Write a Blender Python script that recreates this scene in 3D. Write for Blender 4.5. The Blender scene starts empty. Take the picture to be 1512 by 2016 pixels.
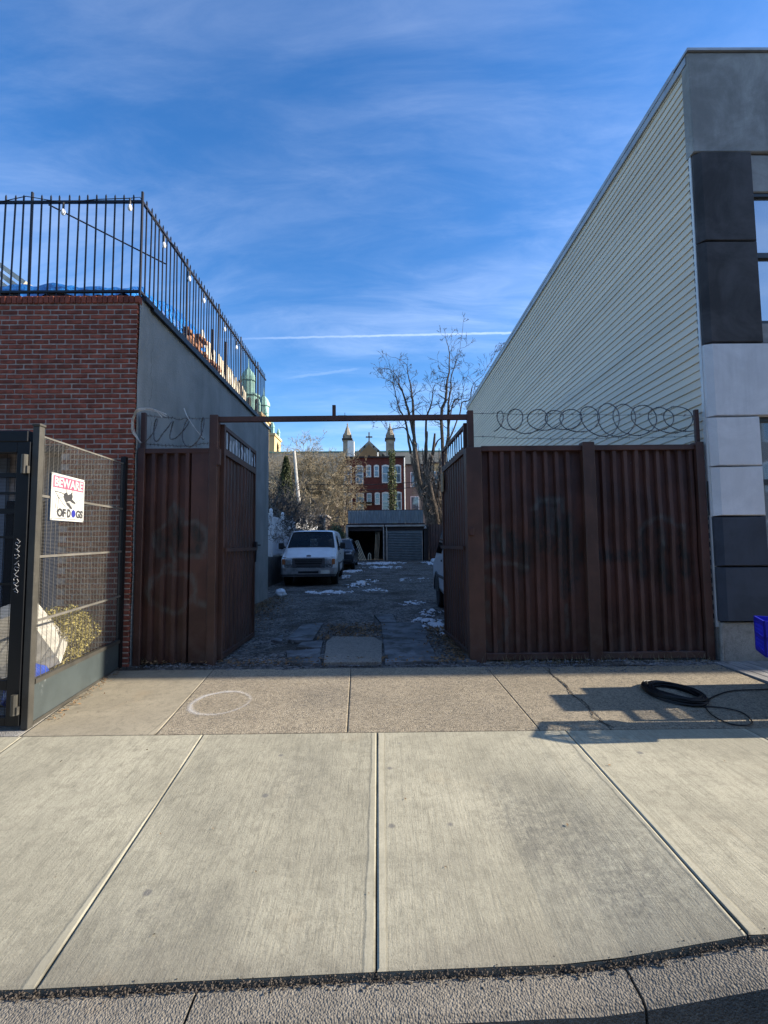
import bpy, math, random
from mathutils import Vector, Matrix, noise as mnoise

# ------------------------------------------------------------------ camera, sky, sun, exposure
sc = bpy.context.scene
col = bpy.data.collections.new('place'); sc.collection.children.link(col)
R = math.radians
cam_d = bpy.data.cameras.new('camera'); cam = bpy.data.objects.new('camera', cam_d); sc.collection.objects.link(cam)
cam_d.sensor_fit = 'VERTICAL'; cam_d.sensor_height = 36; cam_d.sensor_width = 27
cam_d.lens = 920/2016*36
cam_d.clip_end = 3000; cam_d.clip_start = 0.05
_p, _yaw, _roll = math.atan(63/920), .0065, .009
_F = Vector((math.sin(_yaw)*math.cos(_p), math.cos(_yaw)*math.cos(_p), math.sin(_p)))
_R0 = Vector((math.cos(_yaw), -math.sin(_yaw), 0)); _U0 = _R0.cross(_F)
_Rt = _R0*math.cos(_roll) - _U0*math.sin(_roll); _U = _U0*math.cos(_roll) + _R0*math.sin(_roll)
_m = Matrix((_Rt, _U, -_F)).transposed().to_4x4(); _m.translation = (0, 0, 1.56)
cam.matrix_world = _m
sc.camera = cam

SUN_EL, SUN_AZ = 24.2, 88.6           # azimuth clockwise from +Y
SUN_STRENGTH, SKY_STRENGTH, EXPOSURE = 5.0, 0.124, 1.12
world = bpy.data.worlds.new('World'); sc.world = world; world.use_nodes = True

sun_d = bpy.data.lights.new('sun', 'SUN'); sun = bpy.data.objects.new('sun', sun_d); sc.collection.objects.link(sun)
sun_d.energy = SUN_STRENGTH; sun_d.angle = R(0.55); sun_d.color = (1.0, .90, .76)
_s = Vector((math.sin(R(SUN_AZ))*math.cos(R(SUN_EL)), math.cos(R(SUN_AZ))*math.cos(R(SUN_EL)), math.sin(R(SUN_EL))))
sun.rotation_euler = _s.to_track_quat('Z', 'Y').to_euler(); sun.location = (20, 0, 20)
vs = sc.view_settings
vs.view_transform = 'Standard'; vs.look = 'None'; vs.gamma = 1; vs.exposure = EXPOSURE; vs.use_curve_mapping = False

# ------------------------------------------------------------------ node helper
class NT:
    def __init__(s, nt): s.nt = nt; s.n = nt.nodes; s.l = nt.links
    def new(s, t, **k):
        n = s.n.new(t)
        for a, b in k.items(): setattr(n, a, b)
        return n
    def put(s, sock, v):
        if v is None: return
        if hasattr(v, 'is_output') or isinstance(v, bpy.types.NodeSocket): s.l.new(v, sock)
        else:
            if isinstance(v, tuple) and len(v) == 3 and sock.type == 'RGBA': v = (*v, 1)
            sock.default_value = v
    def m(s, op, a, b=None, c=None, clamp=False):
        n = s.new('ShaderNodeMath', operation=op, use_clamp=clamp)
        s.put(n.inputs[0], a); s.put(n.inputs[1], b); s.put(n.inputs[2], c)
        return n.outputs[0]
    def vm(s, op, a, b=None, out=0):
        n = s.new('ShaderNodeVectorMath', operation=op); s.put(n.inputs[0], a); s.put(n.inputs[1], b)
        return n.outputs[out]
    def noise(s, vec, scale, detail=4, rough=.55, dist=0, color=False):
        n = s.new('ShaderNodeTexNoise'); s.put(n.inputs['Vector'], vec)
        n.inputs['Scale'].default_value = scale; n.inputs['Detail'].default_value = detail
        n.inputs['Roughness'].default_value = rough; n.inputs['Distortion'].default_value = dist
        return n.outputs[1 if color else 0]
    def voro(s, vec, scale, feature='F1', out=0):
        n = s.new('ShaderNodeTexVoronoi', feature=feature); s.put(n.inputs['Vector'], vec); n.inputs['Scale'].default_value = scale
        return n.outputs[out]
    def mix(s, f, a, b, mode='MIX'):
        n = s.new('ShaderNodeMix', data_type='RGBA', blend_type=mode)
        s.put(n.inputs[0], f); s.put(n.inputs[6], a); s.put(n.inputs[7], b)
        return n.outputs[2]
    def step(s, v, a, b, smooth=True):
        n = s.new('ShaderNodeMapRange', interpolation_type='SMOOTHSTEP' if smooth else 'LINEAR')
        s.put(n.inputs[0], v); n.inputs[1].default_value = a; n.inputs[2].default_value = b
        return n.outputs[0]
    def map(s, vec, loc=(0,0,0), rot=(0,0,0), scale=(1,1,1)):
        n = s.new('ShaderNodeMapping'); s.put(n.inputs[0], vec)
        n.inputs[1].default_value = loc; n.inputs[2].default_value = rot; n.inputs[3].default_value = scale
        return n.outputs[0]
    def xyz(s, vec):
        n = s.new('ShaderNodeSeparateXYZ'); s.put(n.inputs[0], vec); return n.outputs
    def bump(s, h, strength=.5, dist=.01, normal=None):
        n = s.new('ShaderNodeBump'); s.put(n.inputs['Height'], h)
        n.inputs['Strength'].default_value = strength; n.inputs['Distance'].default_value = dist
        if normal is not None: s.put(n.inputs['Normal'], normal)
        return n.outputs[0]
    def pos(s): return s.new('ShaderNodeNewGeometry').outputs['Position']
    def obj(s): return s.new('ShaderNodeTexCoord').outputs['Object']
    def gen(s): return s.new('ShaderNodeTexCoord').outputs['Generated']
    def rnd(s): return s.new('ShaderNodeObjectInfo').outputs['Random']

def new_mat(name):
    m = bpy.data.materials.new(name); m.use_nodes = True
    t = NT(m.node_tree); b = m.node_tree.nodes['Principled BSDF']
    return m, t, b
def sc3(c, k): return tuple(max(0, min(1, x*k)) for x in c)

def mat(name, c, rough=.6, metal=0, var=.15, scale=3, bump=0, bscale=60, bdist=.004, stretch=(1,1,1), coord='pos',
        rnd=0, grime=None, gscale=1.2, glo=.5, ghi=.75, spec=.5):
    m, t, b = new_mat(name)
    v = t.pos() if coord == 'pos' else t.obj()
    if stretch != (1,1,1): v = t.map(v, scale=stretch)
    n1 = t.noise(v, scale, 5, .6)
    f = t.step(n1, .3, .7)
    cc = t.mix(f, sc3(c, 1-var), sc3(c, 1+var))
    if rnd:
        k = t.m('MULTIPLY_ADD', t.rnd(), 2*rnd, 1-rnd)
        g = t.new('ShaderNodeCombineColor'); [t.put(g.inputs[i], k) for i in range(3)]
        cc = t.mix(1, cc, g.outputs[0], 'MULTIPLY')
    if grime:
        g = t.step(t.noise(v, gscale, 6, .65, .3), glo, ghi)
        cc = t.mix(g, cc, grime)
    t.put(b.inputs['Base Color'], cc)
    b.inputs['Roughness'].default_value = rough; b.inputs['Metallic'].default_value = metal
    b.inputs['Specular IOR Level'].default_value = spec
    if bump:
        t.put(b.inputs['Normal'], t.bump(t.noise(v, bscale, 5, .6), bump, bdist))
    return m

# ------------------------------------------------------------------ sky in the world
def build_sky():
    t = NT(world.node_tree); bg = t.n['Background']
    sky = t.new('ShaderNodeTexSky', sky_type='NISHITA'); sky.sun_disc = False
    sky.sun_elevation = R(SUN_EL); sky.sun_rotation = R(SUN_AZ)
    sky.air_density = 1.0; sky.dust_density = .35; sky.ozone_density = 2.6; sky.altitude = 20
    d = t.new('ShaderNodeTexCoord').outputs['Generated']
    x, y, z = t.xyz(d)
    # cirrus on a high flat layer: project the direction on a plane overhead
    zz = t.m('ADD', t.m('MAXIMUM', z, 0), .16)
    cx = t.m('DIVIDE', x, zz); cy = t.m('DIVIDE', y, zz)
    cv = t.new('ShaderNodeCombineXYZ'); t.put(cv.inputs[0], cx); t.put(cv.inputs[1], cy)
    v1 = t.map(cv.outputs[0], rot=(0, 0, R(24)), scale=(.55, 1.5, 1))
    warp = t.noise(v1, 1.1, 3, .5, color=True)
    v2 = t.vm('ADD', v1, t.vm('MULTIPLY', warp, (.9, .9, 0)))
    wisps = t.step(t.noise(v2, 1.5, 9, .64), .36, .90)
    big = t.step(t.noise(cv.outputs[0], .5, 3, .5), .22, .72)
    up = t.step(z, -.02, .2)
    f = t.m('MULTIPLY', t.m('MULTIPLY', wisps, big), t.m('MULTIPLY', up, .42))
    # two condensation trails, each on a great circle
    def trail(a, b, w, fade0, fade1, amp):
        a = Vector(a).normalized(); b = Vector(b).normalized(); n = a.cross(b).normalized(); tn = n.cross(a)
        L = math.atan2(b.dot(tn), b.dot(a))
        jit = t.m('MULTIPLY', t.m('SUBTRACT', t.noise(d, 60, 4, .6), .5), w*1.1)
        q = t.m('ABSOLUTE', t.m('ADD', t.vm('DOT_PRODUCT', d, tuple(n), 1), jit))
        ang = t.m('ARCTAN2', t.vm('DOT_PRODUCT', d, tuple(tn), 1), t.vm('DOT_PRODUCT', d, tuple(a), 1))
        core = t.m('SUBTRACT', 1, t.step(q, w*.25, w))
        al = t.m('MULTIPLY', t.step(ang, fade0*L, fade1*L), t.m('SUBTRACT', 1, t.step(ang, L*1.0, L*1.2)))
        tex = t.m('MULTIPLY_ADD', t.noise(d, 45, 3), .5, .7)
        return t.m('MULTIPLY', t.m('MULTIPLY', core, al), t.m('MULTIPLY', tex, amp), clamp=True)
    f = t.m('MAXIMUM', f, trail((-.309, 1, .4526), (.295, 1, .4626), .0034, -.35, .6, .24))
    f = t.m('MAXIMUM', f, trail((-.2527, 1, .3575), (-.0641, 1, .3813), .0045, 0, .5, .07))
    hsv = t.new('ShaderNodeHueSaturation'); hsv.inputs['Saturation'].default_value = 1.3; hsv.inputs['Hue'].default_value = .507
    t.put(hsv.inputs['Color'], sky.outputs[0])
    lum = (7.6, 8.2, 9.2)
    c = t.mix(f, hsv.outputs[0], lum)
    t.put(bg.inputs['Color'], c); bg.inputs['Strength'].default_value = SKY_STRENGTH
build_sky()

# ------------------------------------------------------------------ mesh helper
ORG = {}
class MB:
    def __init__(s): s.v = []; s.f = []
    def add(s, vs, fs):
        o = len(s.v); s.v += [tuple(p) for p in vs]; s.f += [tuple(i+o for i in q) for q in fs]; return s
    def box(s, x0, x1, y0, y1, z0, z1):
        return s.add([(x0,y0,z0),(x1,y0,z0),(x1,y1,z0),(x0,y1,z0),(x0,y0,z1),(x1,y0,z1),(x1,y1,z1),(x0,y1,z1)],
                     [(0,3,2,1),(4,5,6,7),(0,1,5,4),(1,2,6,5),(2,3,7,6),(3,0,4,7)])
    def cbox(s, x0, x1, y0, y1, z0, z1, c=.01):
        X, Y, Z = (x0, x1), (y0, y1), (z0, z1); idx = {}; vs = []
        for i in (0,1):
            for j in (0,1):
                for k in (0,1):
                    sx, sy, sz = (1,-1)[i], (1,-1)[j], (1,-1)[k]
                    for a in range(3):
                        p = [X[i]+sx*c, Y[j]+sy*c, Z[k]+sz*c]; p[a] = (X[i], Y[j], Z[k])[a]
                        idx[i,j,k,a] = len(vs); vs.append(tuple(p))
        fs = []
        for a in range(3):
            b, d = (a+1) % 3, (a+2) % 3
            for e in (0,1):
                q = []
                for (g, h) in ((0,0),(1,0),(1,1),(0,1)):
                    t = [0,0,0]; t[a] = e; t[b] = g; t[d] = h; q.append(idx[(*t, a)])
                fs.append(tuple(q if e else q[::-1]))
        for a in range(3):           # edges parallel to axis a
            b, d = (a+1) % 3, (a+2) % 3
            for g in (0,1):
                for h in (0,1):
                    t0 = [0,0,0]; t0[b] = g; t0[d] = h; t1 = list(t0); t1[a] = 1
                    q = [idx[(*t0, b)], idx[(*t1, b)], idx[(*t1, d)], idx[(*t0, d)]]
                    fs.append(tuple(q if g != h else q[::-1]))
        for i in (0,1):
            for j in (0,1):
                for k in (0,1):
                    q = [idx[i,j,k,0], idx[i,j,k,1], idx[i,j,k,2]]
                    fs.append(tuple(q if (i+j+k) % 2 else q[::-1]))
        return s.add(vs, fs)
    def obox(s, p, q, w, h, up=(0,0,1)):      # bar from p to q, width w, height h
        p, q = Vector(p), Vector(q); d = (q-p).normalized(); u = Vector(up)
        if abs(d.dot(u)) > .95: u = Vector((0,1,0))
        r = d.cross(u).normalized(); u = r.cross(d).normalized()
        vs = [e + r*a*w/2 + u*b*h/2 for e in (p, q) for a, b in ((-1,-1),(1,-1),(1,1),(-1,1))]
        return s.add(vs, [(0,3,2,1)[::-1],(4,5,6,7)[::-1] if 0 else (4,5,6,7),(0,1,5,4),(1,2,6,5),(2,3,7,6),(3,0,4,7)])
    def tube(s, pts, rad, n=6, cap=True):
        pts = [Vector(p) for p in pts]
        if not hasattr(rad, '__len__'): rad = [rad]*len(pts)
        o = len(s.v); u = None
        for i, p in enumerate(pts):
            d = (pts[min(i+1, len(pts)-1)] - pts[max(i-1, 0)])
            d = d.normalized() if d.length > 1e-9 else Vector((0,0,1))
            if u is None: u = d.orthogonal().normalized()
            u = (u - d*u.dot(d)); u = u.normalized() if u.length > 1e-6 else d.orthogonal().normalized()
            w = d.cross(u)
            for k in range(n):
                a = 2*math.pi*k/n; s.v.append(tuple(p + (u*math.cos(a)+w*math.sin(a))*rad[i]))
        for i in range(len(pts)-1):
            for k in range(n):
                a, b = o+i*n+k, o+i*n+(k+1) % n; s.f.append((a, b, b+n, a+n))
        if cap and n > 2:
            s.f.append(tuple(o+k for k in range(n))[::-1]); e = o+(len(pts)-1)*n; s.f.append(tuple(e+k for k in range(n)))
        return s
    def lathe(s, prof, n=16, c=(0,0,0), axis='z'):
        o = len(s.v)
        for (r, h) in prof:
            for k in range(n):
                a = 2*math.pi*k/n; p = (r*math.cos(a), r*math.sin(a), h)
                if axis == 'x': p = (h, r*math.cos(a), r*math.sin(a))
                if axis == 'y': p = (r*math.sin(a), h, r*math.cos(a))
                s.v.append((p[0]+c[0], p[1]+c[1], p[2]+c[2]))
        for i in range(len(prof)-1):
            for k in range(n):
                a, b = o+i*n+k, o+i*n+(k+1) % n; s.f.append((a, b, b+n, a+n))
        s.f.append(tuple(o+k for k in range(n))[::-1]); e = o+(len(prof)-1)*n; s.f.append(tuple(e+k for k in range(n)))
        return s
    def prism(s, poly, a, b, axis='y'):       # poly of 2D points, extruded along axis from a to b
        n = len(poly)
        def P(p, h):
            return {'y': (p[0], h, p[1]), 'x': (h, p[0], p[1]), 'z': (p[0], p[1], h)}[axis]
        vs = [P(p, a) for p in poly] + [P(p, b) for p in poly]
        fs = [tuple(range(n))[::-1], tuple(range(n, 2*n))] + [(i, (i+1) % n, (i+1) % n+n, i+n) for i in range(n)]
        return s.add(vs, fs)
    def grid(s, nx, ny, fn):
        o = len(s.v)
        for j in range(ny+1):
            for i in range(nx+1): s.v.append(tuple(fn(i/nx, j/ny)))
        for j in range(ny):
            for i in range(nx):
                a = o+j*(nx+1)+i; s.f.append((a, a+1, a+nx+2, a+nx+1))
        return s
    def mesh(s, name, m=None, org=(0,0,0), smooth=False, fix=True):
        me = bpy.data.meshes.new(name)
        o = Vector(org); me.from_pydata([tuple(Vector(p)-o) for p in s.v] if any(org) else s.v, [], s.f)
        if m: me.materials.append(m)
        if fix:
            import bmesh
            bm = bmesh.new(); bm.from_mesh(me); bmesh.ops.recalc_face_normals(bm, faces=bm.faces); bm.to_mesh(me); bm.free()
        if smooth:
            for p in me.polygons: p.use_smooth = True
        me.update(); return me
    def build(s, name, m, parent=None, smooth=False, fix=True, org=None):
        if org is None: org = ORG.get(parent.name, (0,0,0)) if parent else (0,0,0)
        me = s.mesh(name, m, org, smooth, fix)
        ob = bpy.data.objects.new(name, me); col.objects.link(ob)
        if parent: ob.parent = parent
        elif any(org): ob.location = org
        ORG[ob.name] = tuple(org)
        return ob

def tag(o, label=None, cat=None, group=None, kind=None):
    if label: o['label'] = label
    if cat: o['category'] = cat
    if group: o['group'] = group
    if kind: o['kind'] = kind
    return o
def thing(name, label, cat, loc=(0,0,0), group=None):
    o = bpy.data.objects.new(name, None); col.objects.link(o); o.location = loc; o.empty_display_size = .2
    ORG[o.name] = tuple(loc); return tag(o, label, cat, group)
def piece(me, name, parent, loc, rot=(0,0,0), scale=(1,1,1)):    # an object sharing mesh data; loc in world
    o = bpy.data.objects.new(name, me); col.objects.link(o); o.parent = parent
    g = ORG.get(parent.name, (0,0,0))
    o.location = Vector(loc)-Vector(g); o.rotation_euler = rot; o.scale = scale
    ORG[o.name] = g; return o
def copy_tree(o, parent=None):
    c = o.copy(); col.objects.link(c); c.parent = parent
    for ch in list(o.children): copy_tree(ch, c)
    return c
def text_mesh(body, size, m, bold=0, extrude=0):
    cu = bpy.data.curves.new('lettering', 'FONT'); cu.body = body; cu.size = size; cu.offset = bold; cu.extrude = extrude
    ob = bpy.data.objects.new('lettering', cu); sc.collection.objects.link(ob)
    dg = bpy.context.evaluated_depsgraph_get(); me = bpy.data.meshes.new_from_object(ob.evaluated_get(dg))
    bpy.data.objects.remove(ob); bpy.data.curves.remove(cu)
    me.materials.clear(); me.materials.append(m); me.name = 'lettering'
    return me
rng = random.Random(7)
U_ = rng.uniform
def fn(x, y, z=0): return mnoise.noise(Vector((x, y, z)))
def lerp(a, b, t): return a+(b-a)*t
def interp(x, xs, ys):
    if x <= xs[0]: return ys[0]
    for i in range(len(xs)-1):
        if x <= xs[i+1]: return lerp(ys[i], ys[i+1], (x-xs[i])/(xs[i+1]-xs[i]))
    return ys[-1]

# ------------------------------------------------------------------ materials
M = {}
def concrete(name, c, agg=0, broom=1, edge=True, size=(1.5, 2.0), dark=(.13,.125,.12)):
    m, t, b = new_mat(name); v = t.pos()
    big = t.noise(v, .9, 6, .62, .4); mid = t.noise(v, 6, 6, .65); fine = t.noise(v, 120, 3, .6)
    cc = t.mix(t.step(big, .32, .68), sc3(c, .80), sc3(c, 1.12))
    pit = t.noise(v, 95, 3, .8); cc = t.mix(t.m('MULTIPLY', t.step(pit, .50, .70), .55), cc, sc3(c, .42)); cc = t.mix(t.m('MULTIPLY', t.step(t.noise(v, 30, 6, .85), .52, .72), .50), cc, sc3(c, .45))
    cc = t.mix(t.m('MULTIPLY', t.step(t.noise(t.map(v, loc=(7,3,0)), 75, 3, .8), .56, .74), .5), cc, sc3(c, 1.35))
    blot = t.step(t.noise(t.map(v, loc=(3.1,1.7,0), scale=(1.2,.6,1)), 2.1, 6, .7, .8), .50, .74); cc = t.mix(t.m('MULTIPLY', blot, .28), cc, (.14,.13,.105))
    cc = t.mix(t.m('MULTIPLY', t.step(mid, .5, .8), .55), cc, sc3(c, .62))
    st = t.noise(t.map(v, rot=(0,0,R(1.2)), scale=(1, .025, 1)), 80, 4, .8)
    h = t.m('MULTIPLY', fine, .35)
    if broom:
        st2 = t.noise(t.map(v, rot=(0,0,R(1.0)), scale=(1, .010, 1)), 24, 5, .8)
        cc = t.mix(t.m('MULTIPLY', t.step(st, .45, .72), .50), cc, sc3(c, .42)); cc = t.mix(t.m('MULTIPLY', t.step(st2, .48, .70), .45), cc, sc3(c, .50))
        h = t.m('MULTIPLY_ADD', st, .45, h)
    if agg:
        cell = t.voro(v, 115, 'F1', 1); g = t.xyz(cell)[0]; dist = t.voro(v, 115)
        sp = t.mix(g, (.075,.062,.045), (.55,.47,.35))
        cc = t.mix(agg, cc, sp)
        cell2 = t.xyz(t.voro(v, 62, 'F1', 1))[1]
        cc = t.mix(t.m('MULTIPLY', t.step(cell2, .75, .9), agg), cc, (.07,.066,.06))
        h = t.m('MULTIPLY_ADD', dist, -1.1, h)
    cc = t.mix(t.m('MULTIPLY', t.step(t.noise(t.map(v, loc=(1,9,0)), 13, 7, .8, .4), .47, .66), .50), cc, sc3(c, .50))
    cc = t.mix(t.m('MULTIPLY', t.step(t.noise(t.map(v, loc=(4,2,0)), 5.5, 7, .75, .7), .52, .72), .42), cc, sc3(c, .48))
    kk = t.m('MULTIPLY_ADD', t.rnd(), .22, .89); gg = t.new('ShaderNodeCombineColor'); [t.put(gg.inputs[i], kk) for i in range(3)]; cc = t.mix(1, cc, gg.outputs[0], 'MULTIPLY')
    # stains: gum spots, dark tyre smears
    gum = t.m('SUBTRACT', 1, t.step(t.voro(t.vm('ADD', v, t.vm('MULTIPLY', t.noise(v, 30, 2, color=True), (.01,.01,0))), 2.6), .035, .075))
    gum = t.m('MULTIPLY', gum, t.step(t.xyz(t.voro(v, 2.6, 'F1', 1))[2], .45, .5))
    cc = t.mix(t.m('MULTIPLY', gum, .7), cc, dark)
    sm = t.step(t.noise(t.map(v, rot=(0,0,R(12)), scale=(1.5, .5, 1)), 1.3, 7, .7, .6), .60, .78)
    cc = t.mix(t.m('MULTIPLY', sm, .22), cc, dark)
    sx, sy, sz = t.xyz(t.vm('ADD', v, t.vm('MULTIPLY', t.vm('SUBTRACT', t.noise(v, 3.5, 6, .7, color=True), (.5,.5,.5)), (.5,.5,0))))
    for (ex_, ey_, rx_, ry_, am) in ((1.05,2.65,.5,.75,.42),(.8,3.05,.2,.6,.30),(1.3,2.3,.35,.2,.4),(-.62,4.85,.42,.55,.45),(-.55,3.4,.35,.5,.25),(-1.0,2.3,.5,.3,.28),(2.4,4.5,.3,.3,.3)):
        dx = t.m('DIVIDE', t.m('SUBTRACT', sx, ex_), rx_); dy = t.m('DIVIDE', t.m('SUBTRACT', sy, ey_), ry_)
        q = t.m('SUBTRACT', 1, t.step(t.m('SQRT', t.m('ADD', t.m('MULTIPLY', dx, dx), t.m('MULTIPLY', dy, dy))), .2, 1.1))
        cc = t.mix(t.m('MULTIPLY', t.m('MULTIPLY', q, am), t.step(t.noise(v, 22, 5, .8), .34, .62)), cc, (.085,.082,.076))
    fr = t.m('SUBTRACT', 1, t.step(t.m('ADD', sy, t.m('MULTIPLY', mid, .2)), 2.08, 2.42))
    cc = t.mix(t.m('MULTIPLY', fr, .35), cc, (.12,.105,.085))
    ru = t.step(t.noise(v, 1.7, 4, .6), .6, .8)
    cc = t.mix(t.m('MULTIPLY', ru, .22), cc, (.36,.25,.13))
    if edge:
        g = t.xyz(t.gen())
        ex = t.m('MULTIPLY', t.m('MINIMUM', g[0], t.m('SUBTRACT', 1, g[0])), size[0])
        ey = t.m('MULTIPLY', t.m('MINIMUM', g[1], t.m('SUBTRACT', 1, g[1])), size[1])
        e = t.m('ADD', ex, t.m('MULTIPLY', t.m('SUBTRACT', mid, .5), .03))
        band = t.m('SUBTRACT', 1, t.step(e, .045, .06)); line = t.m('MULTIPLY', t.step(e, .046, .053), t.m('SUBTRACT', 1, t.step(e, .056, .066)))
        h = t.m('MULTIPLY', h, t.m('MULTIPLY_ADD', band, -.75, 1))
        cc = t.mix(t.m('MULTIPLY', band, .35), cc, sc3(c, 1.15)); cc = t.mix(t.m('MULTIPLY', line, .5), cc, sc3(c, .5))
        cc = t.mix(t.m('SUBTRACT', 1, t.step(e, .0, .016)), cc, sc3(c, .3))
    t.put(b.inputs['Base Color'], cc); b.inputs['Roughness'].default_value = .92; b.inputs['Specular IOR Level'].default_value = .25
    t.put(b.inputs['Normal'], t.bump(h, .75, .006))
    M[name] = m
concrete('slab', (.41,.378,.275))
concrete('slab_smooth', (.36,.315,.225), broom=.0, edge=True, size=(1.3,1.9))
concrete('slab_agg', (.335,.28,.19), agg=.46, broom=0, edge=False)
concrete('curb', (.25,.23,.19), agg=.28, broom=0, edge=False)
concrete('rough_concrete', (.24,.23,.21), agg=.35, broom=0, edge=False)
concrete('foundation', (.30,.29,.265), agg=.1, broom=0, edge=False)

def ground_mat(name, cols, vs, bump=1.0, bd=.02, patch=None, rough=.95):
    m, t, b = new_mat(name); v = t.pos()
    cell = t.xyz(t.voro(v, vs, 'F1', 1)); d = t.voro(v, vs)
    cc = t.mix(cell[0], cols[0], cols[1])
    cc = t.mix(t.step(t.noise(v, 1.1, 6, .65), .4, .7), cc, t.mix(cell[1], cols[2], sc3(cols[2], 1.8)))
    if patch:
        cc = t.mix(t.step(t.noise(v, .55, 6, .7, .5), .52, .68), cc, patch)
    t.put(b.inputs['Base Color'], cc); b.inputs['Roughness'].default_value = rough; b.inputs['Specular IOR Level'].default_value = .3
    h = t.m('MULTIPLY_ADD', d, -1, t.m('MULTIPLY', t.noise(v, 9, 4), .8))
    t.put(b.inputs['Normal'], t.bump(h, bump, bd)); M[name] = m
ground_mat('gravel', ((.024,.024,.023), (.31,.295,.27), (.05,.045,.038)), 26, 1, .03, (.05,.042,.032))
ground_mat('dirt', ((.03,.025,.02), (.12,.10,.08), (.05,.04,.03)), 60, 1, .01)
ground_mat('asphalt', ((.018,.018,.019), (.10,.10,.10), (.03,.03,.031)), 150, .8, .005)
ground_mat('earth', ((.05,.045,.04), (.12,.11,.09), (.06,.055,.045)), 8, .6, .03)
M['bluestone'] = mat('bluestone', (.125,.132,.138), .8, var=.4, scale=2.6, bump=.5, bscale=25, bdist=.006, rnd=.2, grime=(.055,.05,.042), gscale=3.2, glo=.44, ghi=.62)
M['brick'] = mat('brick', (.235,.060,.034), .9, var=.35, scale=9, bump=.8, bscale=70, bdist=.005, rnd=.22, grime=(.28,.19,.16), gscale=2.6, glo=.62, ghi=.9)
M['mortar'] = mat('mortar', (.40,.33,.275), .95, var=.3, scale=8, bump=.8, bscale=60, bdist=.006)
def stucco_wall():
    m, t, b = new_mat('stucco_wall'); v = t.pos()
    n = t.noise(v, 1.3, 7, .62, .5); st = t.noise(t.map(v, scale=(1, 1, .16)), 2.2, 5, .6)
    c = t.mix(t.step(n, .3, .7), (.195,.205,.197), (.270,.278,.265))
    c = t.mix(t.m('MULTIPLY', t.step(st, .46, .70), .6), c, (.150,.158,.155))
    e = t.voro(t.vm('ADD', t.map(v, scale=(1, .9, .55)), t.vm('MULTIPLY', t.noise(v, 2.5, 4, color=True), (.35,.35,.35))), .42, 'DISTANCE_TO_EDGE')
    px_, py_, pz_ = t.xyz(v); wob = t.m('MULTIPLY', t.noise(t.map(v, scale=(0,0,1)), 1.8, 4, .6), .55)
    e = t.m('ABSOLUTE', t.m('SUBTRACT', py_, t.m('ADD', wob, 6.22)))
    cr = t.m('MULTIPLY', t.m('SUBTRACT', 1, t.step(e, .002, .006)), t.m('MULTIPLY', t.step(pz_, 2.9, 3.1), t.m('SUBTRACT', 1, t.step(pz_, 4.2, 4.5))))
    c = t.mix(t.m('MULTIPLY', cr, .8), c, (.04,.045,.05))
    c = t.mix(t.step(t.noise(v, 5, 3), .76, .80), c, (.45,.47,.47))
    t.put(b.inputs['Base Color'], c); b.inputs['Roughness'].default_value = .9
    t.put(b.inputs['Normal'], t.bump(t.m('ADD', t.noise(v, 35, 4), t.noise(v, 4, 5)), .55, .012)); M['stucco_wall'] = m
stucco_wall()
def stucco_panel(name, c, k=1.0):
    m, t, b = new_mat(name); v = t.pos()
    n = t.noise(v, 1.6, 8, .68, .6)
    cc = t.mix(t.step(n, .35, .72), sc3(c, 1-.22*k), sc3(c, 1+.38*k))
    cc = t.mix(t.m('MULTIPLY', t.step(t.noise(v, 90, 2), .5, .8), .35), cc, sc3(c, .7))
    st = t.noise(t.map(v, scale=(1, 1, .12)), 3.2, 4, .6)
    cc = t.mix(t.m('MULTIPLY', t.step(st, .5, .72), .45), cc, sc3(c, .62))
    t.put(b.inputs['Base Color'], cc); b.inputs['Roughness'].default_value = .88
    t.put(b.inputs['Normal'], t.bump(t.noise(v, 130, 3, .7), .7, .006)); M[name] = m
stucco_panel('panel_grey', (.27,.265,.25)); stucco_panel('panel_black', (.048,.046,.048), 1.6); stucco_panel('panel_white', (.70,.69,.69), .35)
stucco_panel('panel_navy', (.040,.048,.064), .8)
M['siding'] = mat('siding', (.66,.565,.43), .55, var=.07, scale=.8, bump=.15, bscale=40, stretch=(1,.15,1), rnd=.05, grime=(.36,.36,.33), gscale=.9, glo=.55, ghi=.85)
M['trim_white'] = mat('trim_white', (.62,.63,.62), .5, var=.08)
M['cap_metal'] = mat('cap_metal', (.36,.37,.38), .45, .4, var=.15)
M['iron'] = mat('iron', (.012,.012,.016), .5, .2, var=.3)
M['black_plastic'] = mat('black_plastic', (.008,.008,.009), .45, var=.2)
M['gate_black'] = mat('gate_black', (.009,.0095,.011), .5, .3, var=.25, bump=.1)
M['post_grey'] = mat('post_grey', (.062,.058,.048), .55, .2, var=.2, scale=5, bump=.2, grime=(.16,.15,.13), gscale=4, glo=.6, ghi=.8)
M['wire_steel'] = mat('wire_steel', (.17,.16,.14), .55, .3, var=.2)
M['plate_blue'] = mat('plate_blue', (.058,.072,.072), .5, .1, var=.12, scale=4, grime=(.22,.24,.24), gscale=5, glo=.62, ghi=.75)
M['razor'] = mat('razor', (.10,.09,.085), .45, .6, var=.5, scale=6, grime=(.06,.035,.02), gscale=5)
M['razor_bright'] = mat('razor_bright', (.55,.54,.50), .4, .5, var=.3, scale=6)
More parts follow.
